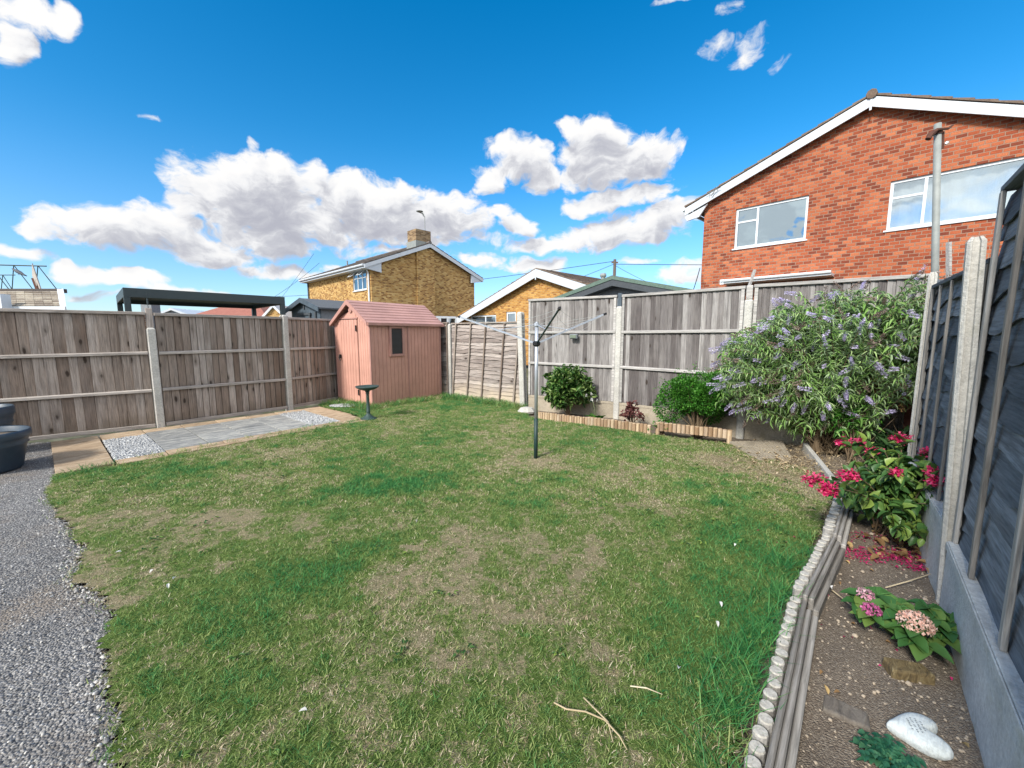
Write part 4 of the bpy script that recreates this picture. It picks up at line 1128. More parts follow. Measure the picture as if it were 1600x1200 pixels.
for sg in (-1, 1):
    sl = .379 if sg < 0 else .455
    ev = 3.51 + sg * 4.0
    ze = 6.68 - sl * 4.0
    es = Vector((-sg * 4.0, 0, sl * 4.0)); nrm = Vector((sg * sl, 0, 1))
    tiled_slope(red, 'roof_brown', (ev, -.22, ze), (0, DH + .4, 0), es, nrm)
    b = MB(); zt_ = 6.655
    P = lambda x, dz: (x, zt_ - sl * abs(x - 3.51) + dz)
    (xa, za), (xb, zb) = P(3.51, 0), P(ev, 0)
    b.hexa([(xa, -.20, za - .21), (xb, -.20, zb - .20), (xb, -.17, zb - .20), (xa, -.17, za - .21), (xa, -.20, za), (xb, -.20, zb), (xb, -.17, zb), (xa, -.17, za)], .5)
    if sg < 0:   # boxed end of the eave
        b.prism([(ev, zb - .23), (ev + .62, zb + .01 - .02), (ev + .62, zb - .23 + .235), (ev + .40, zb - .31), (ev + .06, zb - .36)], -.168, -.12, 'y', .5)
    b.build('bargeboard', 'fascia_white', red)
    b = MB(); b.hexa([(xa, -.166, za - .10), (xb, -.166, zb - .10), (xb, 0, zb - .10), (xa, 0, za - .10), (xa, -.166, za - .07), (xb, -.166, zb - .07), (xb, 0, zb - .07), (xa, 0, za - .07)], .5)
    b.build('soffit', 'fascia_white', red)
    b = MB(); b.tube([(ev - sg * -.05, -.22, ze - .05), (ev - sg * -.05, DH, ze - .05)], .055, 8); b.build('gutter', 'upvc_white', red)
b = MB()
for i in range(19): b.tube([(3.51, -.24 + i * .45, 6.69), (3.51, -.24 + i * .45 + .44, 6.69)], .10, 8)
b.build('ridge_tiles', 'roof_brown', red)
b = MB(); b.box(3.49, 3.53, -.22, -.2005, 6.36, 6.62); b.build('finial', 'fascia_white', red)
b = MB(); b.box(.72, 3.12, -.48, -.02, 2.86, 2.93); b.box(.70, .80, -.50, -.40, 2.84, 2.97); b.tube([(.72, -.5, 2.93), (3.12, -.5, 2.93)], .035, 8); b.build('awning', 'upvc_white', red)
b = MB(); b.tube([(.25, -.25, 5.30), (.42, -.30, 5.50)], .01, 5)
for t in (-.1, 0, .1): b.tube([(.30 + t, -.42, 5.42 + t * .4), (.30 + t, -.12, 5.40 + t * .4)], .006, 4)
b.tube([(.1, -.27, 5.37), (.5, -.27, 5.47)], .008, 4); b.build('aerial', 'steel_grey', red)

# --- yellow brick house
ug = Vector((.7, .714)).normalized()
yel = empty('brick_house', (-7.42, 22.08, 0), at_z(ug), 'two storey yellow brick house with a chimney on its gable', 'house')
LY, DY = 7.1, 8.9; ym = 3.60; ys = .40
b = MB(); wall_face(b, LY, 5.15, [], gable=(ym, 5.15 + ys * ym)); b.box(2.75, 3.95, -.12, -.001, 0, 6.40, .5)
b.build('gable_wall', 'brick_yellow', yel)
b = MB()
hw = (.52, 2.12, 3.88, 4.98)
xs = [0, hw[0], hw[1], DY]; zs = [0, hw[2], hw[3], 5.15]
for i in range(3):
    for j in range(3):
        if i == 1 and j == 1: continue
        b.add([(0, xs[i], zs[j]), (0, xs[i + 1], zs[j]), (0, xs[i + 1], zs[j + 1]), (0, xs[i], zs[j + 1])], [(0, 1, 2, 3)], .5)
b.add([(LY, 0, 0), (LY, DY, 0), (LY, DY, 5.15), (LY, 0, 5.15)], [(0, 1, 2, 3)], .5)
b.add([(0, DY, 0), (LY, DY, 0), (LY, DY, 5.15), (ym, DY, 6.59), (0, DY, 5.15)], [(0, 1, 2, 3, 4)], .5)
b.build('side_wall', 'brick_yellow', yel)
w = window(yel, hw[0], hw[1], hw[2], hw[3], (1.05, 1.59), ((.52, 1.05, 4.55), (1.05, 1.59, 4.55), (1.59, 2.12, 4.55)), y=.02, axis='x', fw=.07)
for (a, c) in ((.55, 1.03), (1.61, 2.09)):
    b = MB()
    P = lambda y_, t, o: (-(.02 + .34 * t) + o, y_, 4.93 - .30 * t)
    for (p, q_, t0, t1) in ((a, c, 0, .12), (a, c, .88, 1), (a, a + .06, .12, .88), (c - .06, c, .12, .88)):
        b.hexa([P(p, t1, 0), P(q_, t1, 0), P(q_, t1, .03), P(p, t1, .03), P(p, t0, 0), P(q_, t0, 0), P(q_, t0, .03), P(p, t0, .03)], .5)
    b.build('open_fanlight', 'upvc_white', w)
for sg in (-1, 1):
    half = ym + .45; ev = ym + sg * half; zt_ = 6.72; ze = zt_ - ys * half
    tiled_slope(yel, 'roof_dark', (ev, -.25, ze), (0, DY + .5, 0), (-sg * half, 0, ys * half), (sg * ys, 0, 1))
    b = MB(); xa, za, xb, zb = ym, zt_ - .02, ev, ze - .02
    b.hexa([(xa, -.26, za - .22), (xb, -.26, zb - .20), (xb, -.22, zb - .20), (xa, -.22, za - .22), (xa, -.26, za), (xb, -.26, zb), (xb, -.22, zb), (xa, -.22, za)], .5)
    b.prism([(ev, ze - .22), (ev - sg * .95, ze - .36), (ev - sg * .95, ze + .14), (ev, ze - .02)], -.215, -.12, 'y', .5)
    b.build('bargeboard', 'fascia_white', yel)
    b = MB(); b.box(min(ev, ev - sg * .03), max(ev, ev - sg * .03), -.2, DY + .2, ze - .20, ze - .02); b.box(min(ev - sg * .03, ev - sg * .46), max(ev - sg * .03, ev - sg * .46), -.1, DY + .2, ze - .20, ze - .18)
    b.tube([(ev + sg * .05, -.2, ze - .06), (ev + sg * .05, DY + .2, ze - .06)], .06, 8); b.build('gutter', 'fascia_white', yel)
b = MB()
for i in range(21): b.tube([(ym, -.26 + i * .45, 6.75), (ym, -.26 + i * .45 + .44, 6.75)], .10, 8)
b.build('ridge_tiles', 'roof_dark', yel)
b = MB(); b.tube([(-.40, .25, 5.0), (-.12, .18, 4.85), (-.07, .16, 4.7), (-.07, .16, .2)], .045, 8); b.build('drainpipe', 'upvc_white', yel)
b = MB(); b.tube([(-.07, DY - .1, 5.0), (-.07, DY - .1, .2)], .045, 8); b.build('drainpipe', 'slate_paint', yel)
b = MB(); b.box(2.85, 3.85, .05, .95, 6.2, 7.45, .5); ch = b.build('chimney', 'brick_chimney', yel)
b = MB(); b.box(2.80, 3.90, -.0, 1.0, 6.30, 6.80); b.build('lead_flashing', 'steel_grey', ch)
b = MB(); b.tube([(3.7, .4, 7.45), (3.7, .4, 8.35)], .02, 6); b.tube([(3.35, .1, 8.42), (3.75, .45, 8.28)], .015, 5); b.lathe([(.0, 8.36), (.18, 8.40), (.2, 8.43), (0, 8.41)], 10, c=(3.1, 0)); b.tube([(2.95, 0, 8.38), (3.5, .2, 8.38)], .02, 5)
for t in range(6): b.tube([(3.2 + t * .09, -.12 + t * .08, 8.2), (3.2 + t * .09, .02 + t * .08, 8.55)], .008, 4)
b.build('aerial', 'steel_grey', ch)
b = MB(); b.tube([(1.55, 6.2, 5.7), (1.55, 6.2, 6.25)], .05, 8); b.build('roof_pipe', 'grey_board', yel)

# --- bungalow with orange brick gable
ub2 = Vector((.7, -.714)).normalized()
bun = empty('bungalow', (-3.08, 23.72, 0), at_z(ub2), 'orange brick bungalow with a low white edged gable right of the yellow house', 'house')
LB_ = 12.5; bs = .338
b = MB(); bh = [(1.11, 3.22, 1.5, 2.5), (3.98, 4.67, 1.6, 2.6)]
wall_face(b, LB_, 2.62, bh, gable=(6.25, 2.62 + bs * 5.0))
b.v = [(x, y, z) for (x, y, z) in b.v]
b.build('gable_wall', 'brick_orange', bun)
window(bun, 1.11, 3.22, 1.5, 2.5, (2.35,), (), fw=.08); window(bun, 3.98, 4.67, 1.6, 2.6, (), (), fw=.09)
for sg in (-1, 1):
    half = 6.7; ev = 6.25 + sg * half; zt_ = 4.45; ze = zt_ - bs * half
    tiled_slope(bun, 'roof_brown', (ev, -.3, ze), (0, 8, 0), (-sg * half, 0, bs * half), (sg * bs, 0, 1))
    b = MB(); xa, za, xb, zb = 6.25, zt_ - .02, ev, ze - .02
    b.hexa([(xa, -.31, za - .36), (xb, -.31, zb - .34), (xb, -.26, zb - .34), (xa, -.26, za - .36), (xa, -.31, za), (xb, -.31, zb), (xb, -.26, zb), (xa, -.26, za)], .5)
    b.build('bargeboard', 'fascia_white', bun)
b = MB()
b.box(6.22, 6.28, -.33, -.3105, 3.95, 4.4); b.build('finial', 'fascia_white', bun)

# --- low building with pale turquoise glazing behind the shed
gh = empty('sun_room', (-4.1, 21.2, 0), at_z((.86, .5)), 'low pale turquoise sun room just showing above the fence right of the pink shed', 'building')
b = MB(); b.box(-.1, 1.35, 0, 1.2, .0, 2.42); b.build('walls', 'fascia_white', gh)
for k in range(3):
    window(gh, -.05 + k * .46, .38 + k * .46, 1.8, 2.36, (), (), y=-.09, fw=.05)

# --- green felt roofed shed
us = Vector((.83, -.56)).normalized()
gs = empty('summer_house', (2.58, 10.80, 0), at_z(us), 'dark timber outbuilding with a wide green felt roof behind the tall grey fence', 'shed')
b = MB(); b.prism([(-1.5, 0), (2.0, 0), (2.0, 2.38), (0, 2.80), (-1.5, 2.44)], .35, .37, 'y'); b.prism([(-1.5, 0), (2.0, 0), (2.0, 2.38), (0, 2.80), (-1.5, 2.44)], 3.3, 3.35, 'y'); b.build('gable_wall', 'grey_board', gs)
b = MB(); b.box(-1.5, -1.45, .37, 3.3, 0, 2.44); b.box(1.95, 2.0, .37, 3.3, 0, 2.38); b.build('side_wall', 'dark_board', gs)
for (x1_, z1_) in ((-1.75, 2.50), (2.35, 2.44)):
    b = MB(); b.hexa([(0, -.02, 2.90), (x1_, -.02, z1_ - .10), (x1_, 3.6, z1_ - .10), (0, 3.6, 2.90), (0, -.02, 3.0), (x1_, -.02, z1_), (x1_, 3.6, z1_), (0, 3.6, 3.0)]); b.build('roof', 'felt_green', gs)
    b = MB(); b.hexa([(0, .0, 2.74), (x1_, .0, z1_ - .25), (x1_, .34, z1_ - .25), (0, .34, 2.74), (0, .0, 2.898), (x1_, .0, z1_ - .103), (x1_, .34, z1_ - .103), (0, .34, 2.898)]); b.build('fascia', 'dark_board', gs)
fl = empty('flue', (2.95, 13.6, 0), 0, 'short metal flue poking up beyond the green felt roof', 'flue')
b = MB(); b.tube([(0, 0, 0), (0, 0, 3.10)], .07, 10); b.build('pipe', 'steel_grey', fl)
b = MB(); b.lathe([(.0, 3.101), (.10, 3.101), (.11, 3.15), (.09, 3.21), (.0, 3.21)], 12); b.build('cowl', 'steel_grey', fl)
fl.location = (3.02, 13.9, .28)

# --- dark slate blue shed behind the left fence
sh = empty('timber_shed', (-5.85, 11.75, 0), at_z((.8, -.6)), 'slate blue timber shed with a felt roof between the pergola and the pink shed', 'shed')
b = MB(); b.prism([(-.80, 0), (.80, 0), (.80, 2.20), (0, 2.44), (-.80, 2.20)], 0, .03, 'y'); b.build('gable_wall', 'slate_paint', sh)
b = MB(); b.box(.77, .80, .031, 3.2, 0, 2.2); b.box(-.80, -.77, .031, 3.2, 0, 2.2); b.build('side_wall', 'grey_board', sh)
b = MB(); b.box(-.35, .30, -.02, -.001, .4, 2.02); b.build('door', 'slate_paint', sh)
b = MB(); b.box(-.45, .35, -.05, -.021, 2.03, 2.09); b.box(.27, .33, -.05, -.021, 1.85, 2.03); b.box(.56, .63, -.04, -.001, 1.8, 2.1); b.build('door_frame', 'dark_board', sh)
b = MB(); b.box(-.06, .0, -.03, -.001, 2.20, 2.33); b.build('vent', 'dark_board', sh)
for (x1_) in (-1, 1):
    b = MB(); b.hexa([(0, -.12, 2.46), (x1_ * .95, -.12, 2.17), (x1_ * .95, 3.3, 2.17), (0, 3.3, 2.46), (0, -.12, 2.50), (x1_ * .95, -.12, 2.21), (x1_ * .95, 3.3, 2.21), (0, 3.3, 2.50)]); b.build('roof', 'felt_grey', sh)
    b = MB(); b.hexa([(0, -.14, 2.38), (x1_ * .96, -.14, 2.09), (x1_ * .96, -.1205, 2.09), (0, -.1205, 2.38), (0, -.14, 2.51), (x1_ * .96, -.14, 2.22), (x1_ * .96, -.1205, 2.22), (0, -.1205, 2.51)]); b.build('bargeboard', 'slate_paint', sh)

# --- pergola behind the left fence
pg0 = Vector((-8.40, 9.02)); up_ = Vector((2.23, 2.30)); LP_ = up_.length; up_.normalize()
pgo = empty('pergola', (pg0.x, pg0.y, 0), at_z(up_), 'dark green metal pergola with a flat slatted roof behind the left fence', 'pergola')
DP = 2.85
for (x, y) in ((0, 0), (LP_ - .11, 0), (0, DP - .11), (LP_ - .11, DP - .11)):
    b = MB(); b.box(x, x + .11, y, y + .11, 0, 2.30); b.build('post', 'pergola_metal', pgo, bevel=.004)
for (x0, x1, y0, y1) in ((0, LP_, 0, .08), (0, LP_, DP - .08, DP), (0, .08, .0805, DP - .0805), (LP_ - .08, LP_, .0805, DP - .0805)):
    b = MB(); b.box(x0, x1, y0, y1, 2.3005, 2.5); b.build('beam', 'pergola_metal', pgo, bevel=.004)
b = MB()
for i in range(20):
    x = .09 + (LP_ - .18) * i / 20; b.box(x, x + (LP_ - .18) / 20 * .96, .085, DP - .085, 2.40, 2.42)
b.build('roof_slats', 'pergola_metal', pgo)
hk = empty('hanging_hook', (-8.05, 9.15, 0), 0, 'thin hook with a small pale weight hanging inside the pergola corner', 'hook')
b = MB(); b.tube([(0, .05, 2.40), (0, .05, 1.75)], .006, 5); b.tube([(0, .05, 2.28), (0, .05, 2.16)], .018, 8); b.build('rod', 'pergola_metal', hk)

# --- tiled outbuilding roof at the left edge, with lattice frame and pigeon
ob = empty('outbuilding', (-18.5, 12.0, 0), 0, 'outbuilding with a mossy tiled roof and white edges at the far left', 'building')
tiled_slope(ob, 'roof_lichen', (0, 0, 2.28), (5.55, 0, 0), (-1.15, 1.0, .52), (0, -.5, 1), tw=.26, th=.19)
b = MB(); b.box(-.1, 5.4, .05, 3.0, 0, 2.2); b.build('walls', 'brick_brown', ob)
b = MB(); b.box(-.1, 5.66, -.06, -.02, 2.14, 2.29); b.build('fascia', 'upvc_white', ob)
b = MB(); b.hexa([(5.5, -.04, 2.2), (5.68, -.04, 2.2), (4.55, 1.0, 2.74), (4.35, 1.0, 2.74), (5.5, -.04, 2.36), (5.68, -.04, 2.36), (4.55, 1.0, 2.90), (4.35, 1.0, 2.90)]); b.build('bargeboard', 'upvc_white', ob)
b = MB(); b.box(-1, 4.5, .98, 1.15, 2.78, 2.90); b.build('ridge_tiles', 'roof_dark', ob)
b = MB(); b.box(3.9, 4.15, -.3, -.061, 2.0, 2.62); b.build('downpipe', 'upvc_white', ob)
lf = empty('lattice_frame', (-19.0, 13.6, 0), 0, 'open zigzag green metal lattice frame above the mossy roof at the far left', 'lattice')
b = MB()
zt1, zb1, xr = 3.74, 2.78, 3.95
b.tube([(-1, 0, zt1 + .06), (xr, 0, zt1 - .06)], .020, 6); b.tube([(-1, 0, 3.40), (2.9, 0, 3.40)], .015, 6)
for i in range(7):
    x = -1.0 + i * .78; z = zt1 + .05 - i * .015
    b.tube([(x, 0, z), (x - .20, 0, zb1)], .013, 5); b.tube([(x, 0, z), (x + .62, 0, zb1)], .013, 5)
    if i < 5: b.tube([(x + .38, 0, 3.40), (x + .22, 0, zb1)], .011, 5); b.tube([(x + .38, 0, 3.40), (x + .7, 0, zb1)], .011, 5)
b.build('bars', 'tube_green', lf)
b = MB(); b.hexa([(3.55, .0, 2.74), (4.15, -.4, 2.74), (4.15, -.37, 2.74), (3.55, .03, 2.74), (3.45, .0, 3.38), (3.95, -.4, 3.70), (3.95, -.37, 3.70), (3.45, .03, 3.38)]); b.build('painted_panel', 'paint_panel', lf)
b = MB()
for i in range(7):
    t = .15 + .10 * i; p = Vector((3.55 + .55 * t, -.02 - .4 * t, 2.80)); b.bar(p, p + Vector((-.12 + .12 * (i % 2), .0, .35 + .2 * random.random())), .03, .006, up=(0, 1, 0))
b.build('flaking_paint', 'rust', lf)
pgn = empty('pigeon', (-15.95, 13.6, 3.42), 0, 'grey pigeon perched on the lattice above the mossy roof', 'pigeon')
b = MB(); b.tube([(-.20, 0, .19), (-.18, 0, .17), (-.15, 0, .14), (-.07, 0, .10), (.03, 0, .05), (.13, 0, -.01), (.22, 0, -.05)], [.01, .03, .032, .055, .052, .028, .015], 10); b.build('body', 'pigeon_grey', pgn, True)
b = MB(); b.tube([(-.20, 0, .185), (-.24, 0, .17)], [.01, .002], 6); b.build('beak', 'black_plastic', pgn)
for t in (-.02, .02):
    b = MB(); b.tube([(-.02, t, .06), (-.02, t, -.02)], .006, 5); b.build('leg', 'rust', pgn)

# --- distant roofs
def far_house(x, y, w, d, eave, ridge, wall, roof, label, ang=0, hip=1.2):
    e = empty('distant_house', (x, y, 0), ang, label, 'house')
    b = MB(); b.box(-w / 2, w / 2, 0, d, 0, eave - .05); b.build('walls', wall, e)
    o = .4; b = MB(); zr = ridge; h = hip
    v = [(-w / 2 - o, -o, eave), (w / 2 + o, -o, eave), (w / 2 + o, d + o, eave), (-w / 2 - o, d + o, eave), (-w / 2 + h, d / 2, zr), (w / 2 - h, d / 2, zr)]
    b.add(v, [(0, 1, 5, 4), (2, 3, 4, 5)], .5); b.add(v, [(1, 2, 5), (3, 0, 4)], .4); b.add(v, [(0, 3, 2, 1)], .5)
    b.build('roof', roof, e); 
    if hip == 0:
        pass
    return e
far_house(-20.2, 29, 6.2, 6, 2.35, 4.05, 'brick_red', 'roof_red', 'distant house with a red tiled hip roof seen under the pergola', hip=2.6)
far_house(-12.9, 25.5, 2.7, 5, 2.2, 3.45, 'brick_yellow', 'roof_dark', 'distant low house with a grey tiled roof left of the slate blue shed', hip=.2)
e = empty('distant_house', (-13.4, 23.4, 0), 0, 'tiny yellow gable with white bargeboards below the end of the pergola', 'house')
b = MB(); b.prism([(-.75, 0), (.75, 0), (.75, 2.3), (0, 3.05), (-.75, 2.3)], 0, 1.5, 'y'); b.build('walls', 'brick_yellow', e)
for sg in (-1, 1):
    b = MB(); b.hexa([(0, -.12, 3.0), (sg * .95, -.12, 2.05), (sg * .95, 1.5, 2.05), (0, 1.5, 3.0), (0, -.12, 3.16), (sg * .95, -.12, 2.21), (sg * .95, 1.5, 2.21), (0, 1.5, 3.16)]); b.build('bargeboard', 'upvc_white', e)
e = empty('distant_house', (-28.6, 35, 0), .15, 'tiny distant grey gable with a pale edge seen through the pergola', 'house')
b = MB(); b.prism([(-2.6, 0), (2.6, 0), (2.6, 2.4), (0, 3.5), (-2.6, 2.4)], 0, 5, 'y'); b.build('walls', 'grey_board', e)
for sg in (-1, 1):
    b = MB(); b.hexa([(0, -.2, 3.5), (sg * 3.1, -.2, 2.2), (sg * 3.1, 5.2, 2.2), (0, 5.2, 3.5), (0, -.2, 3.68), (sg * 3.1, -.2, 2.38), (sg * 3.1, 5.2, 2.38), (0, 5.2, 3.68)]); b.build('roof', 'fascia_white', e)
e = empty('chimney_stack', (-24.2, 27.5, 0), 0, 'small grey stack seen through the left of the pergola', 'chimney')
b = MB(); b.box(-.35, .35, 0, .7, 0, 3.6); b.build('stack', 'grey_board', e); b = MB(); b.box(-.42, .42, -.07, .77, 3.6, 3.75); b.build('cap', 'grey_board', e)

# --- added unseen house behind the viewer, meant to shade; shadow falls short of view
OE = 2.75
own = empty('added_house', (-9.5, -4.05, 0), 0, 'added unseen long low brown brick house at the near edge of the gravel', 'house')
b = MB(); b.box(0, 16, -7, 0, 0, OE); b.build('walls', 'brick_brown', own)
for (y0, y1) in ((.35, -3.5), (-7.35, -3.5)):
    b = MB(); s_ = .30 * abs(y0 - y1)
    b.hexa([(-.3, y0, OE - .03), (16.3, y0, OE - .03), (16.3, y1, OE - .03 + s_), (-.3, y1, OE - .03 + s_), (-.3, y0, OE + .10), (16.3, y0, OE + .10), (16.3, y1, OE + .10 + s_), (-.3, y1, OE + .10 + s_)]); b.build('roof', 'roof_dark', own)
b = MB(); b.box(0, 16, .34, .37, OE - .2, OE + .11); b.build('fascia', 'fascia_white', own)

# --- tall grey pole with a rusty bracket in the far corner
pp = empty('steel_pole', (5.83, 5.55, 0), 0, 'tall grey pole with a rusty bracket on top before the red brick house', 'pole', tilt=(0, R(-6.0)))
b = MB(); b.tube([(0, 0, 0), (0, 0, 2.4), (0, 0, 4.17)], [.043, .040, .037], 12); b.build('pole_shaft', 'steel_grey', pp, True)
b = MB(); b.lathe([(0, 4.04), (.048, 4.04), (.048, 4.09), (0, 4.09)], 12); b.tube([(-.17, -.05, 3.98), (-.14, -.05, 4.03), (-.06, -.055, 4.08), (.08, -.05, 4.08), (.16, -.03, 4.12)], [.03, .034, .018, .016, .010], 8)
b.box(.034, .062, -.025, .025, 3.86, 4.06); b.build('bracket', 'rust', pp)
b = MB(); b.tube([(0.06, -.04, 3.90), (.08, -.05, 3.92)], .016, 8); b.build('insulator', 'upvc_white', pp)
b = MB(); b.bar((5.42, 5.2, 2.15), (5.36, 5.2, 2.62), .045, .03); tag(b.build('wooden_stake', 'rail_grey'), 'short grey stake above the fence right of the tall pole', 'stake')
b = MB(); b.bar((3.40, 6.04, 2.1), (3.50, 6.06, 2.42), .035, .025); tag(b.build('wooden_stake', 'rail_grey'), 'short leaning stick above the fence left of the white awning', 'stake')
for k, (x, y, lb) in enumerate(((4.72, 4.80, 'reddish brown timber plank upright in the corner by the lilac bush'), (4.80, 4.60, 'grey timber plank upright in the corner behind the white post'))):
    b = MB(); b.bar((x, y, -.05), (x + .03, y + .02, 1.5), .07, .03, up=(.5, .5, 0)); tag(b.build('timber_plank', 'pinkish_post' if k == 0 else 'batten_wood'), lb, 'plank')

# --- telegraph pole and wires
tp = empty('telegraph_pole', (11.1, 45.5, 0), 0, 'distant telegraph pole above the green felt roof', 'pole')
b = MB(); b.tube([(0, 0, 0), (0, 0, 9.5)], [.2, .15], 10); b.build('pole_shaft', 'telegraph', tp)
b = MB(); b.box(-.35, .35, -.06, .06, 9.1, 9.25); b.build('crossbar', 'telegraph', tp)
def wire(a, c, sag, label, r=.012):
    a, c = Vector(a), Vector(c)
    b = MB(); b.tube([a + (c - a) * t + Vector((0, 0, -4 * sag * t * (1 - t))) for t in [i / 12 for i in range(13)]], r, 4)
    tag(b.build('overhead_wire', 'wire_black'), label, 'wire', 'overhead wires')
wire((11.0, 45.5, 9.3), (-60, 80, 8.5), 1.2, 'overhead wire running left from the telegraph pole, the upper one', .03)
wire((11.0, 45.5, 9.0), (-4, 60, 5.0), .3, 'overhead wire dropping left from the telegraph pole behind the bungalow', .025)
wire((11.1, 45.5, 9.0), (70, 40, 9.0), .4, 'overhead wire running level from the telegraph pole to the red house', .03)
wire((11.1, 45.5, 8.9), (15, 44, 6.6), .1, 'short stay wire dropping right from the telegraph pole', .02)
wire((-16.5, 30, 4.2), (-13.6, 29, 7.0), .05, 'thin wire slanting up to the left end of the yellow house', .012)
wire((-17, 29.5, 4.0), (-12.8, 28, 6.2), .1, 'lower thin wire meeting the left end of the yellow house', .012)
wire((4.3, 9.9, 2.55), (5.45, 12.2, 3.4), .02, 'black cable rising from the green felt roof to the red house corner', .012)

# ================================================================ plants
def qb(p0, p1, p2, n):
    t = np.linspace(0, 1, n)[:, None]
    return (1 - t) ** 2 * p0 + 2 * t * (1 - t) * p1 + t ** 2 * p2
def stems_to(mb, base, ctrl, tip, r0, r1, n=7):
    P = qb(np.array(base), np.array(ctrl), np.array(tip), n)
    mb.tube([tuple(p) for p in P], list(np.linspace(r0, r1, n)), 5, cap=False)
    return P

# buddleia in the corner
bd = empty('lilac_bush', (4.05, 5.05, 0), 0, 'big arching bush with silvery green leaves and lilac flower spikes in the back corner', 'bush')
st = MB(); lv = LB(); fl_ = LB(); sp = LB()
bdir = np.array([.80, -.60, 0]); nrm_ = np.array([-.60, -.80, 0])
base = np.array([.0, .1, .0])
lo, ld, lr, ls = [], [], [], []
npl = 0
def shell(n):
    a = rng.uniform(-1, 1, n); z = rng.uniform(-1, 1, n)
    return a, z
tipsB = []
tries = 0
while len(tipsB) < 330:
    a = rng.uniform(-1.33, 1.0); z = rng.uniform(.42, 2.12); d = rng.uniform(-.12, .62)
    # silhouette read from the photo: low at the left, reaching the fence top at the right
    zmax = 1.40 + .78 * (1 / (1 + math.exp(-(a + .75) * 5)))
    zmin = .45 + .0 * a + (.35 if a < -1.15 else 0) + (.45 if a > .45 else 0)
    if z > zmax or z < zmin: continue
    if z > 1.7 and d > .35: continue
    dd = d + .25 * math.sin((z - .4) * 1.8)
    tipsB.append((a, dd, z))
for (a, d, z) in tipsB:
    tip = base * 0 + bdir * a * .95 + nrm_ * d + np.array([0, 0, z])
    inner = rng.uniform(.25, .8)
    b0 = base + bdir * rng.uniform(-.12, .12) + nrm_ * rng.uniform(-.1, .1) if rng.random() < .22 else bdir * a * inner * .8 + nrm_ * d * .4 + np.array([0, 0, max(.15, z * rng.uniform(.55, .85))])
    ctrl = (b0 + tip) / 2 + np.array([0, 0, .28 * rng.random() + .08]) + bdir * rng.normal() * .06
    P = stems_to(st, b0, ctrl, tip, .007, .002, 8)
    L = np.linalg.norm(np.diff(P, axis=0), axis=1).sum()
    nn = max(4, int(L / .045)); ts = np.linspace(.25, .98, nn)
    Q = np.array([(1 - t) ** 2 * b0 + 2 * t * (1 - t) * ctrl + t ** 2 * tip for t in ts]); T = np.gradient(Q, axis=0); T /= np.linalg.norm(T, axis=1, keepdims=True)
    for sgn in (-1, 1):
        side = np.cross(T, [0, 0, 1.0]); side /= np.maximum(np.linalg.norm(side, axis=1, keepdims=True), 1e-3)
        alt = (np.arange(nn) % 2)[:, None]
        sd = side * (1 - alt * .7) + np.array([0, 0, 1]) * alt * .6
        dirs = sd * sgn * .9 + T * .55 + rng.normal(size=(nn, 3)) * .22 + np.array([0, 0, -.12])
        lo.append(Q); ld.append(dirs); ls.append(rng.uniform(.07, .135, nn) * (1 - .35 * np.linspace(0, 1, nn)))
    # flower spike
    if rng.random() < .8:
        td = T[-1] + np.array([0, 0, -.35]) + rng.normal(size=3) * .25; td /= np.linalg.norm(td)
        Ls = rng.uniform(.09, .20); m_ = 95
        t = rng.random(m_); ang = rng.uniform(0, 2 * pi, m_)
        e1 = np.cross(td, [0, 0, 1.0]); e1 /= np.linalg.norm(e1) + 1e-6; e2_ = np.cross(td, e1)
        out = e1 * np.cos(ang)[:, None] + e2_ * np.sin(ang)[:, None]
        rad = .024 * (1 - t * .75)
        org = tip + td * (t * Ls)[:, None] + out * rad[:, None] * .5
        fr = frames(out + td * .3 + rng.normal(size=(m_, 3)) * .2)
        spent = rng.random() < .30
        (sp if spent else fl_).put(*PETAL, org, *fr, rng.uniform(.012, .020, m_), rng.uniform(.007, .011, m_))
lo = np.concatenate(lo); ld = np.concatenate(ld); ls = np.concatenate(ls)
fr = frames(ld, roll=rng.normal(size=len(ld)) * .5)
lv.put(*leaf_t([(0, .02), (.25, .8), (.6, .75), (1, .02)], .55, .25), lo, *fr, ls, ls * .09, ls)
# denser inner greens
m_ = 5200
a = rng.uniform(-1.35, .95, m_); z = rng.uniform(.35, 1.85, m_); d = rng.uniform(-.25, .40, m_)
zmax = 1.35 + .70 / (1 + np.exp(-(a + .85) * 5)); hol = (a > .35) & (z < 1.0)
k_ = (z < zmax) & ~hol & ~((z < .55) & (a < -.7))
org = a[:, None] * .95 * bdir + d[:, None] * nrm_ + np.stack([0 * z, 0 * z, z], 1); org = org[k_]
dirs = rdir(len(org)) * [1, 1, .5] + nrm_ * .4 + [0, 0, -.2]
lv.put(*leaf_t([(0, .02), (.25, .8), (.6, .75), (1, .02)], .4, .25), org, *frames(dirs, roll=rng.normal(size=len(org)) * .5), rng.uniform(.07, .14, len(org)), rng.uniform(.011, .02, len(org)), .12, r=rng.random(len(org)) * .6)
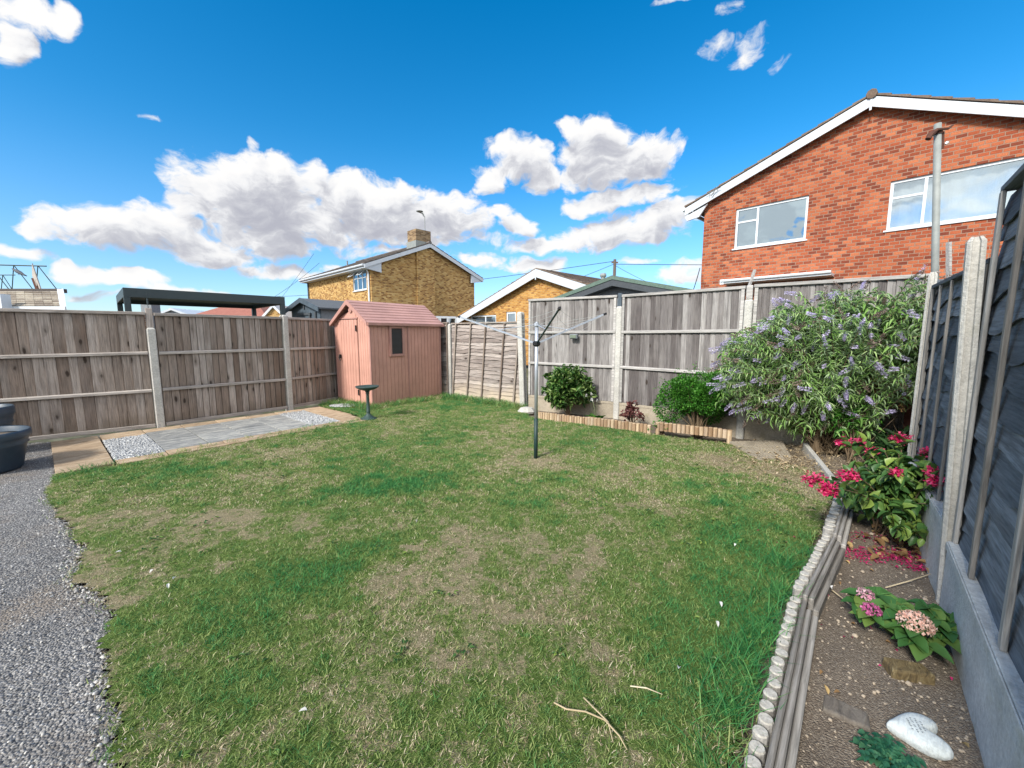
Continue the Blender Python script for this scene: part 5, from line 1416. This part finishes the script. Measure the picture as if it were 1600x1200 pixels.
# trunks and bare inner twigs
for i in range(26):
    a = rng.uniform(-1.0, .9); stems_to(st, base + rng.normal(size=3) * [.10, .08, 0], base + bdir * a * .3 + [0, 0, .7], bdir * a + nrm_ * rng.uniform(-.2, .2) + [0, 0, rng.uniform(1.0, 1.8)], .022, .006, 8)
for i in range(40):
    p = bdir * rng.uniform(.2, .85) + nrm_ * rng.uniform(-.05, .3) + [0, 0, rng.uniform(.15, 1.0)]
    stems_to(st, p, p + rng.normal(size=3) * .12, p + rng.normal(size=3) * .25, .005, .002, 5)
st.build('stems', 'stem_brown', bd); lv.build('foliage', 'leaf_buddleia', bd); fl_.build('flower_spikes', 'petal_lilac', bd); sp.build('spent_flowers', 'petal_spent', bd)
for (a, z, d) in ((.42, .92, .45), (.55, .86, .42), (.30, 1.0, .4), (.62, .96, .35)):
    dead = LB(); c = bdir * a + nrm_ * d + np.array([0, 0, z]); m_ = 160
    t = rng.random(m_); td = np.array([rng.normal() * .4, rng.normal() * .4, -1.0])
    org = c + td * (t * .16)[:, None] + rng.normal(size=(m_, 3)) * .015 * (1.2 - t)[:, None]
    dead.put(*PETAL, org, *frames(rdir(m_)), rng.uniform(.022, .034, m_), .014)
    dead.build('withered_cluster', 'leaf_dead', bd)

def bushy(name, loc, label, cat, rx, ry, h, n, leafmat_, tmpl, lsz, aspect, stem='stem_brown', z0=.0, seed=0, lump=.25, upright=.3, nst=14, group=None, shellk=.55, up_bias=0.5, wild=.45, nlob=20):
    e = empty(name, (loc[0], loc[1], 0), rng.uniform(0, 6), label, cat, group)
    st = MB()
    # lobes give an uneven outline
    nl = nlob; lob = rdir(nl); lob[:, 2] = abs(lob[:, 2]) * 1.3 - .25; lr_ = rng.uniform(.26, .52, nl)
    org = []; nr = []
    for i in range(nl):
        c = lob[i] * (1 - lr_[i] * .80) * rng.uniform(.5, 1.35); m_ = int(n / nl * (lr_[i] / .39) ** 2)
        dd = rdir(m_); rr = rng.uniform(shellk, 1.0, m_) ** .6 * lr_[i] * rng.uniform(.85, 1.15)
        p = c + dd * rr[:, None]; org.append(p); nr.append(dd + p * .5)
    for i in range(int(n ** .5 * .45)):
        p = rdir(1)[0]; p[2] = abs(p[2]) * .9; t_ = rng.uniform(.7, 1.28, 10)[:, None]; org.append(p * t_ + rng.normal(size=(10, 3)) * .03); nr.append(np.tile(p, (10, 1)) + rng.normal(size=(10, 3)) * .5)
    org = np.concatenate(org); nr = np.concatenate(nr)
    org = org * [rx, ry, h * .52] + [0, 0, z0 + h * .46]
    k_ = org[:, 2] > z0 + .01; org = org[k_]; nr = nr[k_]
    dirs = nr + rng.normal(size=nr.shape) * wild + [0, 0, upright]
    L = rng.uniform(lsz * .6, lsz * 1.15, len(org))
    upv = nr * .2 + np.array([0, 0, up_bias]) + rng.normal(size=nr.shape) * .35
    b = LB(); b.put(*tmpl, org, *frames(dirs, up=upv), L, L * aspect, L)
    for i in range(nst):
        j = rng.integers(len(org)); stems_to(st, [rng.normal() * .03, rng.normal() * .03, -.03], [org[j][0] * .3, org[j][1] * .3, org[j][2] * .6], org[j], .009, .003, 6)
    st.build('stems', stem, e); b.build('foliage', leafmat_, e)
    return e
bushy('laurel_bush', (1.02, 7.42), 'rounded glossy bush with broad pointed leaves behind the brownish log edging', 'bush', .45, .36, .90, 2100, 'leaf_laurel', OVAL, .115, .19, upright=.35, wild=1.0)
bushy('green_bush', (2.78, 6.02), 'bright green small leaved round bush left of the lilac bush', 'bush', .52, .42, 1.02, 14000, 'leaf_box', BOXL, .036, .30, upright=.3, nst=40, nlob=13)
bushy('dark_leaved_plant', (1.98, 6.65), 'small reddish dark leaved plant between the laurel and the round green bush', 'plant', .20, .16, .36, 240, 'leaf_red', OVAL, .055, .4, upright=.4)
bushy('low_leafy_plant', (4.35, 4.35), 'low dark leafy plant under the front of the lilac bush', 'plant', .30, .25, .42, 300, 'leaf_dark', LANCE, .14, .17, upright=.2)
bushy('yellow_green_plant', (4.05, 4.75), 'yellow green leafy shoots below the withered clusters of the lilac bush', 'plant', .28, .2, .75, 260, 'leaf_box', LANCE, .09, .16, z0=.15, upright=.2)
bushy('trailing_plant', (2.28, 6.08), 'thin trailing plant creeping over the raised log edging', 'plant', .20, .10, .20, 140, 'leaf_box', BOXL, .03, .35, upright=.1)
# bright spiky plant with white flowers
e = empty('flowering_plant', (1.45, 6.95, 0), 0, 'small bright green plant with thin white topped stalks beside the laurel', 'plant')
b = LB(); m_ = 60; fr = frames(rdir(m_) * [1, 1, .3] + [0, 0, .8]); b.put(*LANCE, rng.normal(size=(m_, 3)) * [.06, .06, 0], *fr, rng.uniform(.10, .20, m_), .012, .15); b.build('foliage', 'leaf_box', e)
st = MB(); b = LB()
for i in range(5):
    tip = [rng.normal() * .1, rng.normal() * .08, rng.uniform(.35, .5)]; stems_to(st, [0, 0, 0], [tip[0] * .3, tip[1] * .3, .25], tip, .004, .002, 5)
    b = LB(); b.put(*PETAL, np.array(tip) + rng.normal(size=(14, 3)) * .010, *frames(rdir(14)), .022, .008); b.build('flower', 'petal_white', e)
st.build('stems', 'stem_green', e)
# rockery stone at the left end of the log edging
b = MB(); b.lathe([(0, 0), (.13, .01), (.15, .05), (.10, .12), (.0, .14)], 9); o = b.build('stone', 'mossy_stone', loc=(.28, 7.75, -.02)); o.scale = (1.2, .8, 1); M['mossy_stone']; o.data.materials[0] = M['concrete_post']
tag(o, 'pale rough stone at the foot of the leaning white post', 'stone')

# crimson flowering shrub
cs0 = (2.93, 2.98)
cs = empty('flowering_shrub', (cs0[0], cs0[1], -.03), 0, 'leafy shrub with clusters of crimson pink flowers at the far end of the soil bed', 'shrub')
def P3(x, y, Y):
    d = ray(x, y); t = Y / d[1]; return np.array([d[0] * t - cs0[0], Y - cs0[1], EYE + d[2] * t + .03])
heads = [P3(1272, 748, 2.75), P3(1296, 764, 2.65), P3(1327, 742, 2.85), P3(1320, 692, 3.5), P3(1366, 707, 3.25), P3(1408, 685, 3.15), P3(1454, 708, 2.95), P3(1463, 738, 2.75), P3(1400, 738, 2.75), P3(1466, 752, 2.6), P3(1345, 690, 3.4)]
st = MB(); lf_ = LB(); fh = LB()
targets = list(heads)
for i in range(58):
    th = rng.uniform(0, 2 * pi); rr = math.sqrt(rng.random()); targets.append(np.array([.48 * rr * math.cos(th), .48 * rr * math.sin(th), .66 - .32 * rr ** 2 - rng.random() * .30]))
lo, ld, ls = [], [], []
for i, tp_ in enumerate(targets):
    b0 = np.array([rng.normal() * .05, rng.normal() * .05, 0]); ctrl = np.array([tp_[0] * .35, tp_[1] * .35, tp_[2] * .85])
    stems_to(st, b0, ctrl, tp_, .006, .003, 7)
    nn = 9; ts = np.linspace(.42, .97, nn)
    Q = np.array([(1 - t) ** 2 * b0 + 2 * t * (1 - t) * ctrl + t ** 2 * tp_ for t in ts]); T = np.gradient(Q, axis=0); T /= np.linalg.norm(T, axis=1, keepdims=True)
    for sgn in (-1, 1):
        side = np.cross(T, rdir(nn)); side /= np.linalg.norm(side, axis=1, keepdims=True)
        lo.append(Q); ld.append(side * sgn + T * .5 + [0, 0, -.15]); ls.append(rng.uniform(.05, .10, nn))
lo = np.concatenate(lo); ld = np.concatenate(ld); ls = np.concatenate(ls)
lf_.put(*OVAL, lo, *frames(ld, up=np.array([0, 0, 1.0]) + rng.normal(size=ld.shape) * .3), ls, ls * .32, ls)
for i, hpt in enumerate(heads):
    big = 1 if i not in (8, 10) else .5
    m_ = int(150 * big); org = hpt + rdir(m_) * rng.random((m_, 1)) ** .4 * np.array([.075, .06, .04]) * big
    fh.put(*PETAL, org, *frames(rdir(m_) + [0, 0, -.2]), rng.uniform(.018, .032, m_), rng.uniform(.008, .014, m_))
st.build('stems', 'stem_brown', cs); lf_.build('foliage', 'leaf_shrub', cs); fh.build('flower_clusters', 'petal_crimson', cs)
b = LB(); m_ = 46; b.put(*OVAL, rng.normal(size=(m_, 3)) * [.22, .16, .0] + [.05, -.28, .02], *frames(rdir(m_) * [1, 1, .3]), rng.uniform(.05, .09, m_), .026, .06); b.build('withered_leaves', 'leaf_dead', cs)

# small hydrangea
hy0 = G(1415, 985, -.04)
hy = empty('hydrangea', (hy0[0], hy0[1], -.04), 0, 'low hydrangea with three pink flower heads in the bare soil', 'plant')
def PH(x, y, z):
    p = G(x, y, z); return np.array([p[0] - hy0[0], p[1] - hy0[1], z + .04])
hh = [(PH(1352, 930, .12), .036, 'petal_pink'), (PH(1361, 955, .10), .040, 'petal_mauve'), (PH(1430, 975, .13), .065, 'petal_salmon')]
st = MB(); lf_ = LB()
cl = [PH(1372, 930, .10), PH(1360, 968, .06), PH(1395, 950, .12), PH(1410, 962, .12), PH(1385, 960, .08), PH(1450, 950, .12), PH(1455, 968, .11), PH(1475, 985, .08), PH(1470, 1000, .06), PH(1430, 1000, .07), PH(1415, 990, .08), PH(1485, 972, .09), PH(1345, 945, .08), PH(1405, 945, .10), PH(1440, 1008, .05)]
for c in cl + [h[0] - [0, 0, .02] for h in hh]:
    root = np.array([c[0] * .4, c[1] * .4, -.01]); stems_to(st, root, (root + c) / 2 + [0, 0, .03], c, .005, .003, 5)
    m_ = 5; th = rng.uniform(0, 2 * pi) + np.arange(m_) * 2 * pi / m_; d = np.stack([np.cos(th), np.sin(th), rng.uniform(-.1, .35, m_)], 1)
    L = rng.uniform(.07, .115, m_); lf_.put(*leaf_t([(0, .03), (.12, .5), (.35, 1), (.65, .92), (.88, .45), (1, .03)], .30, .22), np.tile(c, (m_, 1)), *frames(d), L, L * .36, L)
st.build('stems', 'stem_green', hy); lf_.build('foliage', 'leaf_hydrangea', hy)
for (c, r, mt) in hh:
    m_ = int(260 * (r / .05) ** 2); d = rdir(m_); d[:, 2] = abs(d[:, 2]) * .9 - .1
    b = LB(); b.put(*PETAL, c + d * r * rng.uniform(.82, 1.05, (m_, 1)), *frames(np.cross(d, rdir(m_)) + d * .35, up=d), rng.uniform(.008, .013, m_), rng.uniform(.006, .008, m_)); b.build('flower_head', mt, hy)
# weed at the bottom
wd0 = G(1390, 1196, -.04)
wd = empty('weed', (wd0[0], wd0[1], -.04), 0, 'dark green lobed weed at the bottom edge beside the heart stone', 'plant')
b = LB()
for ring, (nn, el_, L0) in enumerate(((8, .25, .105), (7, .6, .085), (4, 1.0, .055))):
    th = np.arange(nn) * 2 * pi / nn + ring * .4 + rng.normal(size=nn) * .12
    for t in th:
        d = np.array([cos(t), sin(t), el_]); d /= np.linalg.norm(d); P = [d * s_ * L0 + [0, 0, .01] for s_ in (.25, .45, .65, .85)]
        for j, p in enumerate(P):
            sd = np.array([-sin(t), cos(t), .1])
            for sg in (-1, 1):
                b.put(*OVAL, [p], *frames(np.array([sd * sg + d * .8])), L0 * (.38 - .05 * j), L0 * .12, L0 * .3)
        b.put(*OVAL, [d * L0 * .1], *frames(np.array([d])), L0, L0 * .13, L0 * .6)
b.build('foliage', 'leaf_weed', wd)
st = MB(); stems_to(st, [0, 0, -.01], [0, 0, .0], [0, 0, .03], .006, .004, 3); st.build('stems', 'stem_green', wd)

# heart stone
hx, hyy = 1.545, 1.395
he = empty('heart_stone', (hx, hyy, -.035), 0, 'pale blue heart shaped stone with faint lettering lying on the soil', 'garden ornament')
N = 64; t = np.linspace(0, 2 * pi, N, endpoint=False)
hxs = 15.5 * np.sin(t) * (.42 + .58 * np.sin(t) ** 2); hys = 13 * np.cos(t) - 5 * np.cos(2 * t) - 2 * np.cos(3 * t) - np.cos(4 * t)
pA = Vector(G(1390, 1135, 0)); pB = Vector(G(1478, 1158, 0)); 
scl = .0056; hys = hys + 2.5
lay = [(.90, .0), (1.0, .018), (1.0, .035), (.93, .052), (.80, .062), (.55, .068), (.25, .070)]
b = MB(); vs = []
for (k_, z) in lay: vs += [(x * scl * k_, y * scl * k_ * 1.05, z) for x, y in zip(hxs, hys)]
vs.append((0, 0, .0705)); fs = []
for i in range(len(lay) - 1):
    for k_ in range(N): fs.append((i * N + k_, i * N + (k_ + 1) % N, (i + 1) * N + (k_ + 1) % N, (i + 1) * N + k_))
for k_ in range(N): fs.append(((len(lay) - 1) * N + k_, (len(lay) - 1) * N + (k_ + 1) % N, len(vs) - 1))
b.add(vs, fs, .5); b.build('stone_body', 'heart_stone', he, True)
b = MB()
for row in range(4):
    x = -.030 + (.010 if row in (0, 3) else 0)
    while x < .034 - (.010 if row in (0, 3) else 0):
        w = random.uniform(.004, .009); y = .022 - row * .013
        z = .0715 - .02 * (x * x + y * y) ** .5
        b.bar((x, y - .003, z), (x + random.uniform(-.002, .002), y + .003, z), .0009, .0016)
        b.bar((x, y + random.uniform(-.003, .003), z), (x + w * .5, y + random.uniform(-.002, .003), z), .0009, .0016)
        x += w * .8 + .003 + (.005 if random.random() < .25 else 0)
b.build('lettering', 'slate_paint', he)
he.rotation_euler = (R(4), 0, R(-113.6))
he.scale = (1, 1, .75)
# stones in the bed
def rock(px, py, L, W_, H, ang, mat, label):
    x, y = G(px, py, -.04); b = MB()
    b.hexa([(-L / 2, -W_ / 2, -.02), (L / 2, -W_ / 2.2, -.02), (L / 2.2, W_ / 2, -.02), (-L / 2.1, W_ / 2, -.02), (-L / 2.15, -W_ / 2.2, H * .8), (L / 2.1, -W_ / 2.4, H), (L / 2.4, W_ / 2.2, H * .9), (-L / 2.2, W_ / 2.3, H)])
    o = b.build('stone', mat, loc=(x, y, -.045), rz=ang, bevel=.008, seg=2); tag(o, label, 'stone', 'stones in the soil bed')
rock(1418, 1052, .17, .09, .045, -.25, 'mossy_stone', 'mossy brown brick sized stone between the hydrangea and the heart stone')
rock(1322, 1115, .16, .10, .022, -.7, 'bed_slab', 'flat dull grey slab sunk in the soil beside the near log edging')
rock(1420, 1190, .10, .05, .03, -.8, 'bed_slab', 'small grey stone between the weed and the heart stone')
rock(1438, 845, .16, .10, .07, -.9, 'sandstone', 'tan block under the crimson flowering shrub')

# ================================================================ loose small stuff
BED = [EDGE0, EDGE_A, EDGE_B, EDGE_C, (3.3, 4.2), (4.2, 5.2), (4.8, 4.75), (3.42, 3.48), (2.45, 2.2), (1.25, .75), (.3, -.4)]
def scatter_poly(n, poly, box):
    x = rng.uniform(box[0], box[1], n * 3); y = rng.uniform(box[2], box[3], n * 3); k_ = inpoly(x, y, poly); return x[k_][:n], y[k_][:n]
x, y = scatter_poly(4200, BED, (-.3, 4.8, -.4, 5.2)); m_ = len(x)
BEDI = np.hypot(x - .2, y) 
b = LB(); d = rdir(m_); d[:, 2] *= .3
b.put(*PEB, np.stack([x, y, np.full(m_, -.042)], 1), *frames(d), rng.uniform(.002, .0075, m_) * (1 + (rng.random(m_) > .97) * 1.2))
tag(b.build('soil_pebbles', 'soil_stone'), 'pale little stones scattered over the brown soil bed', 'pebbles', kind='stuff')
# separate stones lying loose on the path
x, y = scatter_poly(26000, PATHPOLY, (-6.5, -.6, .2, 5.6)); k_ = rng.random(len(x)) < np.clip(2.6 / (np.hypot(x, y) + .3), .1, 1); x, y = x[k_], y[k_]; m_ = len(x)
b = LB(); d = rdir(m_); d[:, 2] *= .3
b.put(*PEB, np.stack([x, y, np.full(m_, -.002)], 1), *frames(d), rng.uniform(.002, .0055, m_))
xx = rng.uniform(-5, -1.1, 1400); i0 = rng.integers(0, len(PATH_EDGE) - 2, 1400); t = rng.random((1400, 1)); PE = np.array(PATH_EDGE); Q = PE[i0] * (1 - t) + PE[i0 + 1] * t + rng.normal(size=(1400, 2)) * .05
b.put(*PEB, np.stack([Q[:, 0], Q[:, 1], np.full(1400, .006)], 1), *frames(rdir(1400) * [1, 1, .3]), rng.uniform(.003, .008, 1400))
tag(b.build('loose_stones', 'path_stone'), 'loose little grey and buff stones over the gravel path', 'gravel', kind='stuff')
# fallen petals
b = LB()
for (px, py, sx, sy, n) in ((1405, 862, .22, .10, 420), (1335, 858, .12, .12, 160), (1440, 880, .10, .05, 120), (1370, 835, .3, .12, 120), (1400, 990, .4, .5, 26), (1230, 850, .35, .5, 12)):
    cx, cy = G(px, py); q_ = rng.normal(size=(n, 2)) * [sx, sy] * .55
    org = np.stack([cx + q_[:, 0], cy + q_[:, 1], np.full(n, -.028)], 1)
    if px == 1230: org[:, 2] = .03
    b.put(*PETAL, org, *frames(rdir(n) * [1, 1, .25]), rng.uniform(.010, .020, n), .007)
tag(b.build('fallen_petals', 'petal_fallen'), 'dark crimson petals fallen on the soil under the flowering shrub', 'petals', kind='stuff')
b = LB(); n = 90; cx, cy = G(1425, 848); q_ = rng.normal(size=(n, 2)) * [.22, .14]
b.put(*OVAL, np.stack([cx + q_[:, 0], cy + q_[:, 1], np.full(n, -.02)], 1), *frames(rdir(n) * [1, 1, .6], roll=rng.normal(size=n)), rng.uniform(.025, .065, n), rng.uniform(.010, .02, n), .04)
x, y = scatter_poly(120, BED, (-.3, 4.8, -.4, 5.2)); m_ = len(x)
b.put(*OVAL, np.stack([x, y, np.full(m_, -.03)], 1), *frames(rdir(m_) * [1, 1, .2]), rng.uniform(.015, .04, m_), .008, .03)
tag(b.build('dead_leaves', 'leaf_dead'), 'tan and yellow dead leaves lying over the soil bed', 'leaves', kind='stuff')
# straw and dry litter in the bare corner
b = LB(); n = 3800; cx, cy = G(1215, 725); q_ = rng.normal(size=(n, 2)); org = np.stack([cx + q_[:, 0] * .42 + q_[:, 1] * .25, cy + q_[:, 1] * .40, rng.uniform(.005, .035, n)], 1)
b.put([(0, -.5, 0), (0, .5, 0), (1, .5, 0), (1, -.5, 0)], [(0, 3, 2, 1)], org, *frames(rdir(n) * [1, 1, .15]), rng.uniform(.02, .07, n), .004)
n = 150; org = np.stack([cx + .15 + rng.normal(size=n) * .3, cy + rng.normal(size=n) * .3, rng.uniform(.03, .05, n)], 1)
b.put(*OVAL, org, *frames(rdir(n) * [1, 1, .2]), rng.uniform(.03, .06, n), .01, .04)
tag(b.build('straw_litter', 'straw'), 'dry straw coloured litter over the bare ground at the back corner', 'litter', kind='stuff')
# twigs
def twig(pts, label, r=.004):
    P = [(G(a, c, h_)[0], G(a, c, h_)[1], h_) for a, c, h_ in pts]
    b = MB(); b.tube(P, [r] * (len(P) - 1) + [r * .4], 5); tag(b.build('twig', 'dry_stalk'), label, 'twig', 'twigs on the ground')
twig([(866, 1098, .03), (885, 1108, .05), (915, 1112, .05), (945, 1125, .04), (968, 1150, .04), (980, 1172, .03)], 'long dry curved stalk on the grass near the bottom', .0035)
twig([(912, 1090, .04), (930, 1108, .05), (950, 1128, .04), (958, 1160, .03)], 'dry stalk crossing the long curved one near the bottom', .003)
twig([(985, 1072, .03), (1010, 1075, .05), (1035, 1085, .03)], 'short dry stalk right of the two crossing ones', .003)
twig([(1384, 918, -.02), (1420, 908, .0), (1462, 894, .0)], 'straight pale stick on the soil behind the hydrangea', .004)
twig([(1300, 922, -.02), (1318, 936, -.01), (1335, 950, -.01)], 'short pale stick on the soil left of the hydrangea', .004)
# white fallen bits on the lawn
b = LB()
P_ = [(190, 862), (262, 912), (270, 905), (1125, 940), (650, 812), (1060, 1045), (930, 700), (1150, 850), (240, 890), (1302, 915), (1120, 970), (480, 1110)]
for (px, py) in P_:
    p = G(px, py, .04); b.put(*OVAL, [[p[0], p[1], .04]], *frames(rdir(1) * [1, 1, .2]), rng.uniform(.02, .04), .008, .03)
tag(b.build('pale_leaf_bits', 'petal_white'), 'tiny pale leaf scraps dotted over the lawn', 'leaves', kind='stuff')

# ================================================================ grass
def blades(name, n, poly, box, hmin, hmax, wid, label, dens=None, hf=None, lean=.55, dryadd=0.0, zb=.004):
    x = rng.uniform(box[0], box[1], n); y = rng.uniform(box[2], box[3], n)
    k_ = inpoly(x + .03 * rng.normal(size=n) + .10 * (fbm(x * 9, y * 9, 2, 61) - .5), y + .03 * rng.normal(size=n) + .10 * (fbm(x * 9 + 5, y * 9, 2, 62) - .5), poly)
    x, y = x[k_], y[k_]
    if dens is not None:
        k_ = rng.random(len(x)) < dens(x, y); x, y = x[k_], y[k_]
    m_ = len(x); D_ = dryness(x, y) + dryadd
    h = rng.uniform(hmin, hmax, m_) * np.clip(1.05 - D_ * .55, .5, 1.6)
    if hf is not None: h = h * hf(x, y)
    th = rng.uniform(0, 2 * pi, m_) + 2.5 * fbm(x * 7, y * 7, 2, 77); ln = np.abs(rng.normal(size=m_)) * lean + .25 + .45 * np.clip(D_, 0, 1)
    up = np.stack([np.cos(th) * ln, np.sin(th) * ln, np.ones(m_)], 1)
    z0 = zb + .012 * fbm(x * 3, y * 3, 3, 51)
    th2 = rng.uniform(0, 2 * pi, m_); side = np.stack([np.cos(th2), np.sin(th2), 0 * th2], 1)
    fx = up / np.linalg.norm(up, axis=1, keepdims=True); fy = side; fz = np.stack([np.cos(th), np.sin(th), -.35 + 0 * th], 1)
    tv = [(0, -.5, 0), (0, .5, 0), (.55, .42, .06), (.55, -.42, .06), (1, .06, .28), (1, -.06, .28)]; tf = [(0, 1, 2, 3), (3, 2, 4, 5)]
    b = LB(); b.put(tv, tf, np.stack([x, y, z0], 1), fx, fy, fz, h, wid * rng.uniform(.7, 1.3, m_), h)
    o = b.build(name, 'grass_blade', extra=np.repeat(D_, 2))
    return tag(o, label, 'grass', kind='stuff')
def dn(x, y):
    r = np.hypot(x, y); return np.clip(1.25 / (1 + (r / 2.6) ** 2) + .08, 0, 1) * np.clip(1.1 - .15 * dryness(x, y), .7, 1)
def edge_h(x, y):   # longer tufts against the log edging and under the shed
    a = np.array(EDGE0); c = np.array(EDGE_B); d = c - a; t = np.clip(((x - a[0]) * d[0] + (y - a[1]) * d[1]) / d.dot(d), 0, 1)
    dd = np.hypot(x - a[0] - t * d[0], y - a[1] - t * d[1])
    s_ = np.exp(-(np.hypot((x + 2.5), (y - 8.6)) / 1.0) ** 2)
    return 1 + 1.6 * np.exp(-(dd / .16) ** 2) * (fbm(x * 5, y * 5, 2, 5) > .45) + .9 * s_
LB_BOX = (-5.0, 3.4, -.3, 10.0)
blades('lawn_grass', 1700000, LAWN, LB_BOX, .016, .034, .0032, 'short patchy green and straw coloured lawn grass', dens=dn, hf=edge_h)
# back half: wider blades, fewer
blades('lawn_grass', 420000, LAWN, (-5.0, 3.4, 3.4, 10.0), .018, .036, .0055, 'brighter lawn grass in the far sunlit half')
# coarse taller tufts standing out of the turf
blades('turf_tufts', 240000, LAWN, (-4.6, 3.2, .6, 7.0), .028, .052, .0032, 'scattered taller tufts of coarse grass in the lawn', dens=lambda x, y: (fbm(x * 9, y * 9, 2, 71) > .66) * (fbm(x * 1.6, y * 1.6, 2, 72) > .42) * .9, dryadd=-.12)
# low clover and rosette weeds in the turf
n = 700; x, y = scatter_poly(n, LAWN, (-4.6, 3.2, .8, 7.5)); k_ = fbm(x * 1.7, y * 1.7, 3, 91) > .55; x, y = x[k_], y[k_]; m_ = len(x)
b = LB()
for j in range(4):
    a_ = rng.uniform(0, 2 * pi, m_); b.put(*OVAL, np.stack([x + .01 * np.cos(a_), y + .01 * np.sin(a_), np.full(m_, .03)], 1), *frames(np.stack([np.cos(a_), np.sin(a_), .25 + 0 * a_], 1)), rng.uniform(.014, .034, m_), rng.uniform(.005, .009, m_), .03)
tag(b.build('clover', 'leaf_shrub'), 'small dark clover leaves scattered through the turf', 'clover', kind='stuff')
# lush rim at the shed and the lap fence
RIM = [(-4.05, 8.55), (-3.6, 8.35), (-2.85, 7.85), (-1.6, 9.35), (-.6, 8.6), (.2, 7.9), (.3, 8.35), (-1.5, 9.8), (-1.75, 9.95), (-2.85, 8.42), (-3.85, 9.1)]
blades('long_grass', 26000, RIM, (-4.2, .4, 7.7, 10.0), .07, .15, .007, 'longer bright grass along the foot of the shed and the lap fence', dryadd=-.1)
EDG = [(EDGE0[0] - .06, EDGE0[1] + .058), (EDGE_B[0] - .06, EDGE_B[1] + .058), (EDGE_B[0] - .17, EDGE_B[1] + .15), (EDGE0[0] - .19, EDGE0[1] + .20)]
blades('edging_grass', 60000, EDG, (-.9, 2.8, -.6, 3.4), .045, .105, .004, 'long dark tufts of grass leaning on the log edging', dryadd=-.45, lean=.6, dens=lambda x, y: (fbm(x * 4, y * 4, 2, 15) > .42) * 1.0)
# grass creeping over the paving edge and path
for (lbl, A_, B_, n) in (('grass tufts growing over the lawn side edge of the paving', (-4.75, 4.28), (-2.70, 7.0), 5200), ):
    pol = [(A_[0] - .09, A_[1] + .06), (B_[0] - .09, B_[1] + .06), (B_[0] + .08, B_[1] - .06), (A_[0] + .08, A_[1] - .06)]
    blades('edge_tufts', n * 4, pol, (-5, -2.4, 4.1, 7.2), .03, .07, .0045, lbl, zb=.015, dens=lambda x, y: (fbm(x * 6, y * 6, 2, 8) > .48) * .8)
